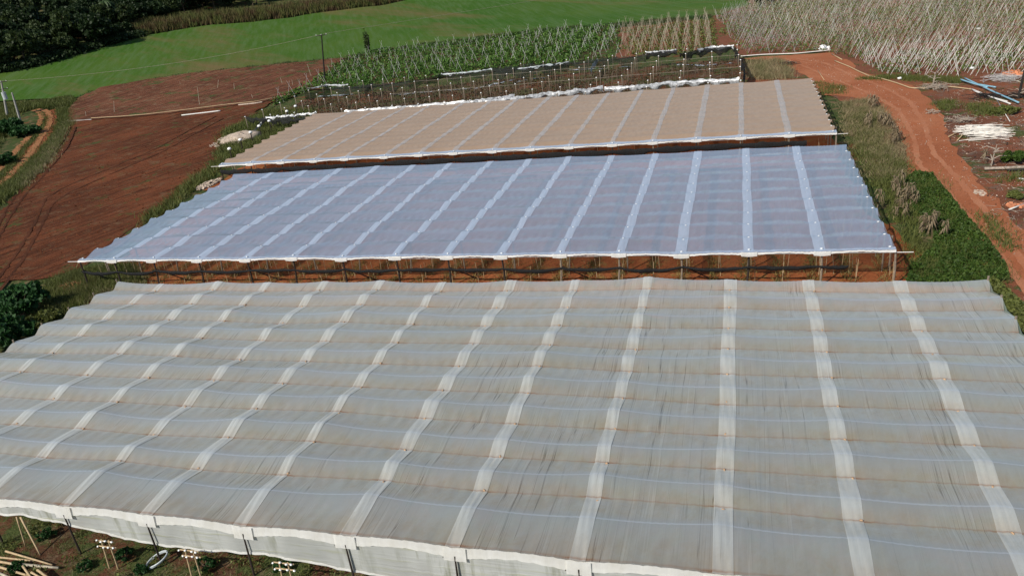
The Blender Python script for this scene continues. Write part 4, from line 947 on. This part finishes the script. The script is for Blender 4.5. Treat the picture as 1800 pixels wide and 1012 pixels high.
gpipe('irrigation_pipe', [(1302, 101), (1340, 98), (1400, 96), (1462, 90)], .08, M['palepipe'], 'pale pipe lying along the lower edge of the grey stakes', 'pipe')
gpipe('irrigation_pipe', [(120, 215), (162, 213)], .16, M['palepipe'], 'white pipe end at the left of the ploughed field divider', 'pipe')
gpipe('irrigation_pipe', [(162, 213), (215, 210), (262, 206), (330, 198), (400, 189), (450, 184), (520, 170)], .065, M['bamboo'], 'long tan pipe dividing the ploughed field', 'pipe', z=.55)
gpipe('irrigation_pipe', [(320, 205), (355, 201), (388, 197)], .13, M['palepipe'], 'pale grey pipe lying alone below the long tan pipe', 'pipe')
gpipe('irrigation_pipe', [(420, 187), (450, 184), (462, 182)], .15, M['rubble'], 'pale plastic scrap at the right end of the ploughed field divider', 'plastic scrap')
for k, (a, b) in enumerate((((1690, 145), (1750, 157)), ((1695, 142), (1790, 186)), ((1688, 146), (1735, 160)))):
    gpipe('water_pipe', [a, ((a[0]+b[0])/2, (a[1]+b[1])/2+1), b], .085, M['blue'], ['short upper blue pipe of the bundle at right', 'longest blue pipe reaching the frame edge side', 'shortest blue pipe at the left of the bundle'][k], 'pipe', group='blue pipes', z=.15+.1*k)
for k, (a, b) in enumerate((((1708, 160), (1776, 186)), ((1712, 163), (1770, 182)))):
    gpipe('water_pipe', [a, ((a[0]+b[0])/2, (a[1]+b[1])/2+1), b], .08, M['palepipe'], ['white pipe below the blue pipes, longer', 'white pipe below the blue pipes, shorter and nearer'][k], 'pipe', z=.12)
gpipe('thin_pole', [(1752, 178), (1775, 216)], .035, M['pale_cane'], 'thin pale rod above the cane pile', 'rod')
gpipe('thin_pole', [(1437, 125), (1449, 143)], .04, M['bamboo'], 'thin pole lying in the grass near the tan roof corner', 'pole')
gpipe('thin_pole', [(1475, 161), (1479, 152)], .05, M['bamboo'], 'tiny stick in the grass of the road bend', 'stick')
gpipe('cut_log', [(1730, 301), (1765, 300), (1810, 298)], .13, M['log'], 'pale weathered log lying at the right frame edge', 'log')
gpipe('cut_log', [(1770, 303), (1812, 302)], .10, M['burnt'], 'dark charred log beneath the pale one at the right edge', 'log')
gpipe('thin_pole', [(1790, 317), (1815, 320)], .06, M['pale_cane'], 'pale stick below the logs at the right edge', 'stick')
gpipe('thin_pole', [(1773, 372), (1800, 362)], .06, M['pale_cane'], 'pale stick beside the orange chips', 'stick')
gpipe('fence_rail', [(1370, 108), (1400, 112)], .06, M['post'], 'dark scrap board beside the dirt road', 'board')
gpipe('thin_pole', [(1776, 541), (1792, 564)], .05, M['pale_cane'], 'pale stick on red soil right of the dusty roof', 'stick')
# pile of white canes
pc = np.array(at(1728, 236)); m0 = MB(); m0.tube([(-1.6, 0, 0), (0, .03, .02), (1.6, 0, 0)], [.032, .03, .024], 5); c0 = m0.build('cut_cane', simple('white_cane', (.66, .62, .56), .6, var=.2)); tag(c0, 'whitish cane lying in the long heap right of the dirt road', 'cane', 'canes of the white heap')
for i in range(130):
    o = c0 if i == 0 else dup(c0); t = random.gauss(0, .5); lay = i/130
    o.location = (pc[0]+random.gauss(0, .4), pc[1]+random.uniform(-2.6, 2.6)*(1-.55*lay), .06+lay*.55); o.rotation_euler = (random.gauss(0, .04), random.gauss(0, .05), -.1+random.gauss(0, .16)); o.scale = (random.uniform(.8, 1.2), 1, 1)
for k, (a, b) in enumerate((((1667, 243), (1690, 232)), ((1682, 250), (1704, 227)))):
    gpipe('loose_cane', [a, b], .05, M['bamboo'], ['yellow cane lying apart left of the white heap', 'yellow cane propped against the white heap'][k], 'cane')
# burnt stump tree at right edge + branches
def dead_tree(base, h, label, seed, r=.17, mat=None):
    x, y = base; rg = random.Random(seed); o = empty('dead_tree', (x, y, 0)); tag(o, label, 'dead tree'); m = MB(); m.tube([(0, 0, -.2), (.1, 0, h*.5), (.25, .05, h)], [r, r*.8, r*.4], 8); m.build('trunk', mat or M['burnt'], o)
    for j in range(7):
        z = h*rg.uniform(.05, .95); a = rg.random()*6.28; L_ = rg.uniform(.5, 1.3); m = MB(); m.tube([(.15*z/h, 0, z), (math.cos(a)*L_*.5, math.sin(a)*L_*.5, z+.25), (math.cos(a)*L_, math.sin(a)*L_, z+rg.uniform(-.1, .5))], [.06, .04, .015], 5); m.build('branch', M['log'], o)
dead_tree(at(1790, 174), 3.6, 'charred upright trunk at the right frame edge beside the blue pipes', 1)
dead_tree(at(1640, 148), 1.5, 'small bare grey stump with branches at the foot of the stake field', 2, .1, M['log'])
dead_tree(at(1742, 292), 1.9, 'dry grey stem standing by the logs at right', 3, .06, M['log'])
def branch_heap(px, n, rad, mat, label, seed, name='branch_heap'):
    rg = np.random.default_rng(seed); x, y = at(*px); m = MB()
    for i in range(n):
        a = rg.random()*6.28; c = rg.normal(size=2)*rad*.5; L_ = rg.uniform(.3, .9)*rad; z = rg.random()*.35+.05
        m.tube([(c[0]-math.cos(a)*L_, c[1]-math.sin(a)*L_, z), (c[0], c[1], z+.12*rg.random()), (c[0]+math.cos(a+.3)*L_, c[1]+math.sin(a+.3)*L_, max(.02, z+rg.normal()*.15))], [.03, .025, .01], 4)
    o = m.build(name, mat); o.location = (x, y, 0.03); tag(o, label, 'brushwood')
branch_heap((1765, 140), 90, 1.9, M['grey_cane'], 'grey brushwood heap below the orange rubble at the right', 1)
branch_heap((1648, 156), 70, 1.6, M['log'], 'grey brushwood lying along the tan hose', 2)
branch_heap((1690, 215), 60, .9, M['log'], 'dark brushwood left above the white cane heap', 3)
branch_heap((1735, 172), 60, 1.3, M['burnt'], 'charred brushwood between the blue and white pipes', 4)
branch_heap((1780, 172), 40, .9, M['burnt'], 'charred sticks at the foot of the burnt trunk', 5)
branch_heap((1385, 115), 40, 1.3, M['burnt'], 'dark scrap heap beside the road behind the tan roof', 6)
branch_heap((1640, 200), 25, .6, M['log'], 'few twigs on the road verge', 7)
def rubble(px, n, rad, mat, size, label, name, seed, h=.4, ang=0, asp=1.):
    """separate lumps heaped up, joined as one loose heap"""
    rg = np.random.default_rng(seed); x, y = at(*px); m = MB()
    for i in range(n):
        r = rad*math.sqrt(rg.random()); a = rg.random()*6.28; p = np.array([r*math.cos(a)*asp, r*math.sin(a)]); z = h*(1-r/rad)*rg.random()
        m.box((p[0], p[1], z+size*.3), (size*rg.uniform(.5, 1.3), size*rg.uniform(.5, 1.2), size*rg.uniform(.4, .8)), rg.random()*3, rg.normal()*.4)
    o = m.build(name, mat); o.location = (x, y, .02); tag(o, label, 'heap', kind='stuff')
rubble((133, 504), 150, 1.3, M['brick'], .22, 'heap of broken orange brick behind the left end of the dusty roof', 'brick_rubble', 1, .3, asp=1.5)
rubble((1782, 133), 60, 1.2, M['brick'], .45, 'orange rubble on the brushwood at the right edge', 'brick_rubble', 2, .5)
rubble((368, 325), 140, 2.2, M['rubble'], .28, 'pinkish rubble strewn at the left corner of the bluish roof', 'stone_rubble', 3, .3, asp=.4)
rubble((1786, 363), 25, .5, M['brick'], .25, 'orange chips on the verge at the right frame edge', 'wood_chips', 4, .1)
rubble((1722, 340), 60, .8, M['rubble'], .12, 'pale ash and chips at the right side of the road', 'wood_chips', 5, .03, asp=.5)
m = MB(); m.blob((0, 0, .1), (3.0, 3.3, 1.0), 4, 30, 16, .16); m.blob((-2.6, .6, .0), (1.7, 1.5, .6), 5, 20, 10, .2); o = m.build('sand_heap', M['rubble'], None, True); x, y = at(425, 246); o.location = (x, y, 0); tag(o, 'smooth pale sand heap at the left end of the tan roof', 'heap')
m = MB(); m.blob((0, 0, .3), (.75, .55, .5), 9, 10, 8, .25); m.blob((.8, .1, .2), (.4, .35, .35), 10, 9, 7, .25); o = m.build('white_sack', M['white'], None, True); x, y = at(1447, 89); o.location = (x, y, .05); tag(o, 'crumpled white sack lying at the foot of the grey stakes', 'sack')
for k, (u, v) in enumerate(((1708, 123), (1581, 141), (1720, 53))):
    m = MB(); m.blob((0, 0, .12), (.3, .25, .16), 11+k, 8, 6, .3); o = m.build('plastic_scrap', M['white'], None, True); x, y = at(u, v); o.location = (x, y, .1); tag(o, ['white plastic scrap at the foot of the stakes near the brushwood', 'small white scrap beside the tan hose', 'white scrap among the far stakes'][k], 'plastic scrap')
rubble((405, 252), 120, 2.6, M['rubble'], .2, 'loose stones at the foot of the sand heap', 'stone_rubble', 6, .25, asp=1.3)
# capped posts left of the tan roof
pp = None
for k, (u, v) in enumerate(((519, 187), (504, 196), (488, 205), (473, 213), (455, 222), (440, 233), (422, 246), (403, 262))):
    x, y = at(u, v+6, 0)
    if pp is None:
        pp = empty('capped_post'); tag(pp, '', 'post', 'white capped posts left of the tan roof'); m = MB(); m.tube([(0, 0, -.1), (.04, 0, 1.9)], [.09, .07], 7); m.build('post', M['dark_post'], pp)
        m = MB(); m.blob((.04, 0, 1.98), (.28, .28, .2), 3, 9, 6, .15); m.build('cap', M['white'], pp, True); o = pp
    else: o = dup(pp)
    x, y = at(u, v, 1.95); o.location = (x, y, 0); o['label'] = ['dark post with white cap left of the tan roof, nearest its far corner', 'white capped dark post, second from the far corner of the tan roof', 'white capped dark post, third from the far corner of the tan roof', 'white capped dark post, fourth from the far corner of the tan roof', 'white capped dark post, fifth from the far corner of the tan roof', 'white capped dark post, third from the near left corner of the tan roof', 'white capped dark post, second from the near left corner of the tan roof', 'white capped dark post, nearest the near left corner of the tan roof'][k]
ribbon(None, 'fallen_sheet', [(*at(443, 232, .6), .6), (*at(456, 218, 1.2), 1.2), (*at(467, 206, 2.), 2.)], .35, M['silver'], .05, 33, .1)
tag(bpy.data.objects['fallen_sheet'], 'narrow silver plastic strip hanging diagonally off the bare frame corner', 'plastic strip')

# ------------------------------------------------------------------ foreground bottom left
def fpole(a, b, r, label, mat='bamboo', cat='pole', za=.1, zb=.1, name='bamboo_pole', group=None):
    A = (*at(*a, za), za); B = (*at(*b, zb), zb); m = MB(); n = 6
    P = [np.array(A)+(np.array(B)-np.array(A))*t for t in np.linspace(0, 1, n)]; m.tube(P, [r*(1-.25*t) for t in np.linspace(0, 1, n)], 8); return tag(m.build(name, M[mat], None, True), label, cat, group)
fpole((29, 908), (45, 960), .035, 'thin cane leaning under the curtain, left of the other', za=1.6, zb=.05)
fpole((36, 908), (71, 975), .045, 'thicker cane leaning under the curtain beside a thinner one', za=1.6, zb=.05)
for k, ((a, b), r, lb) in enumerate((
    (((-10, 978), (60, 985)), .05, 'upper bamboo pole of the stack at bottom left'), (((-10, 985), (72, 998)), .06, 'stout bamboo pole under the uppermost of the stack'),
    (((10, 968), (92, 992)), .05, 'bamboo pole with an orange end reaching right of the stack'), (((20, 990), (103, 997)), .07, 'pale thick bamboo pole ending by the weeds'),
    (((-10, 993), (60, 1014)), .06, 'bamboo pole crossing the stack at its middle'), (((40, 994), (66, 1030)), .05, 'short bamboo pole in front of the stack'), (((66, 1001), (105, 1030)), .06, 'bamboo pole at the lower right of the stack'),
    (((-10, 1003), (30, 1020)), .06, 'dark bamboo pole in the corner of the picture'), (((55, 1005), (85, 1022)), .05, 'cut bamboo end by the picture corner'))):
    fpole(a, b, r, lb, 'bamboo' if k % 4 != 3 else 'tan_cane', za=.08+.05*k, zb=.08+.03*k, group='bamboo poles stacked at bottom left')
def ladder(px, label, h=1.55):
    x, y = at(*px); o = empty('cane_trellis', (x, y, 0)); tag(o, label, 'plant frame', 'cane frames with white cups')
    for s in (-.24, .24):
        m = MB(); m.tube([(s-.05, 0, -.1), (s*.8, .1, h)], [.035, .03], 7); m.build('leg', M['bamboo'], o)
    for z in (h*.78, h*.98):
        m = MB(); m.tube([(-.42, .06, z), (.48, .08, z-.02)], .03, 6); m.build('crossbar', M['bamboo'], o)
        for k in range(4):
            xx = -.38+.26*k; m = MB(); m.blob((xx+random.uniform(-.06, .06), .02, z+.02+random.uniform(-.04, .04)), (.055, .045, .035), k+1, 7, 5, .4); m.build('cup', M['white'], o, True)
ladder((202, 1000), 'cane frame with white cups under the curtain, left one'); ladder((348, 1018), 'cane frame with white cups under the curtain, middle one, by the grey coil'); ladder((512, 1042), 'cane frame with white cups under the curtain, rightmost and mostly cut off')
x, y = at(279, 990); V = []
m = MB()
for k in range(3):
    P = [(.42*math.cos(t)*(1+.03*k)+.1*math.sin(t), .40*math.sin(t), .10*math.sin(t)+.14*math.cos(t)+.2+.03*k) for t in np.linspace(0, 2*math.pi, 36)]; m.tube(P, .035, 7, False)
o = m.build('hose_coil', M['coil'], None, True); o.location = (x, y, 0); tag(o, 'coil of grey hose leaning behind a dark post under the curtain', 'hose coil')
for k, (u, v, s) in enumerate(((85, 945, .7), (220, 985, .8), (250, 1005, .5), (365, 1000, .7), (500, 1003, .7), (150, 1000, .5), (30, 1005, .6))):
    shrub('foreground_weed', at(u, v), .45*s+.1, .9*s, M['bushy'], ['leafy weed in the shade behind the leaning canes', 'leafy plant growing on the left cane frame', 'low weed left of the grey coil', 'leafy plant growing on the middle cane frame', 'leafy plant growing on the rightmost cane frame', 'low weed by the dark post left of the left cane frame', 'green weed over the bamboo stack'][k], 'weed', None, .09, 14, 50, 40+k)
q = np.r_[np.c_[rng.uniform(-33, -12, 14000), rng.uniform(15.5, 22.5, 14000)]]; nz = smoothn(q[:, 0], q[:, 1], 1.9)+.6*smoothn(q[:, 1]+9, q[:, 0], 4.2); q = q[nz > .0]
tag(leafmesh('low_grass', blades(g3(q), .20, .03, .9), M['grass'], k=3), 'patchy low grass on the soil below the front curtain', 'grass', kind='stuff')
q = np.r_[np.c_[rng.uniform(-33, -12, 6000), rng.uniform(15.5, 22.5, 6000)]]; nz = smoothn(q[:, 0]+4, q[:, 1]+2, 2.2); q = q[nz > .2]
tag(leafmesh('low_straw', blades(g3(q, .02), .05, .03, 3.2), M['drygrass'], k=3), 'straw scattered on the soil below the front curtain', 'straw', kind='stuff')
PL = [tuple(p) for p in W([(126, 192), (180, 160), (350, 133), (600, 108), (540, 150), (430, 213), (392, 235), (380, 302), (300, 362), (215, 426), (135, 472), (0, 492), (0, 375), (60, 312), (122, 227)])]
q = field_rows(PL, (-.14, 1.), .75, .55, .16); q = q[rng.random(len(q)) < .8]
def clods(q, s0, name, mat, label, cat, zz=.03):
    n_ = len(q); c = g3(q, zz); sz = s0*(.4+rng.random(n_)**2)[:, None, None]; tet = np.array([[1, 0, -.3], [-.6, .8, -.3], [-.6, -.8, -.3], [0, 0, .7]])
    V = c[:, None, :]+sz*(tet[None]+rng.normal(size=(n_, 4, 3))*.25); T = V[:, [0, 1, 3, 1, 2, 3, 2, 0, 3]].reshape(-1, 3)
    tag(leafmesh(name, T, mat, k=3), label, cat, kind='stuff')
print('clods', len(q))
clods(q[::2], .17, 'soil_clods', M['clod'], 'dark clods turned up across the ploughed field', 'clods'); clods(q[1::2], .13, 'soil_clods', M['clod2'], 'lighter red clods turned up across the ploughed field', 'clods')
YD = [tuple(p) for p in W([(1640, 175), (1700, 155), (1820, 160), (1820, 520), (1760, 420), (1690, 300), (1668, 240)])]
clods(scatter(YD, 600), .07, 'yard_chips', M['rubble'], 'pale chips and stones strewn right of the dirt road', 'chips'); clods(scatter(YD, 350), .10, 'yard_clods', M['burnt'], 'charred lumps strewn right of the dirt road', 'chips')
q = scatter(YD, 420); a = rng.random(420)*6.28; L_ = rng.uniform(.2, .9, 420); dd = np.c_[np.cos(a)*L_, np.sin(a)*L_, rng.random(420)*.15]
tag(leafmesh('yard_twigs', sticks(g3(q, .06)-dd*.5, g3(q, .1)+dd*.5, .018), M['log']), 'grey twigs strewn right of the dirt road', 'twigs', kind='stuff')
RD = [tuple(p) for p in W([(1400, 105), (1470, 105), (1600, 165), (1650, 230), (1720, 330), (1800, 440), (1790, 480), (1640, 300), (1590, 230), (1470, 150)])]
clods(scatter(RD, 700), .05, 'road_stones', M['rubble'], 'small stones lying on the dirt road', 'stones', .07)
q = field_rows([(-68, 110), (0, 110), (-1, 139), (-48, 136), (-68, 131)], (1., 0.), 1.7, 1.0, .3); q = q[rng.random(len(q)) < .75]; A = g3(q, -.1); B = A+np.c_[rng.normal(size=(len(q), 2))*.12, rng.uniform(1.1, 2.1, len(q))]
tag(leafmesh('stake_rows', sticks(A, B, .03), simple('thin_brown_stake', (.15, .11, .075), .85)), 'close rows of thin brown stakes filling the bare frame', 'stakes', kind='stuff')
F4 = [(-76, 109), (0, 109), (-1, 139), (-50, 136), (-78, 131)]
q = field_rows(F4, (1., 0.), 1.6, .35, .25); nz = smoothn(q[:, 0], q[:, 1], .35); q = q[nz > -.15-(q[:, 0] < -30)*.3]
C = g3(np.repeat(q, 4, 0)); C[:, :2] += rng.normal(size=(len(C), 2))*.25; C[:, 2] += .05+1.0*rng.random(len(C))**1.4
tag(leafmesh('dead_crop', quads(C, .2, .4), leafmat('dead_leaf', (.04, .03, .018), (.11, .085, .045), (.05, .06, .02), .15)), 'withered brown plants in rows inside the bare frame', 'dead plants', kind='stuff')
q = scatter([(-33, 15.6), (-12, 15.6), (-12, 21.5), (-33, 21.8)], 260); nz = smoothn(q[:, 0], q[:, 1], 1.3); q = q[nz > -.1]
qq = np.repeat(q, 26, 0)+rng.normal(size=(len(q)*26, 2))*.13
tag(leafmesh('wild_weeds', quads(np.c_[qq, .03+rng.random(len(qq))*.28], .07, .5, 1.8), M['grass']), 'small leafy weeds dotted over the soil below the front curtain', 'weeds', kind='stuff')
clods(scatter([(-33, 15.6), (-12, 15.6), (-12, 22), (-33, 22)], 900), .05, 'soil_crumbs', M['clod2'], 'red crumbs of soil below the front curtain', 'clods', .03)
print('objects', len(bpy.data.objects))
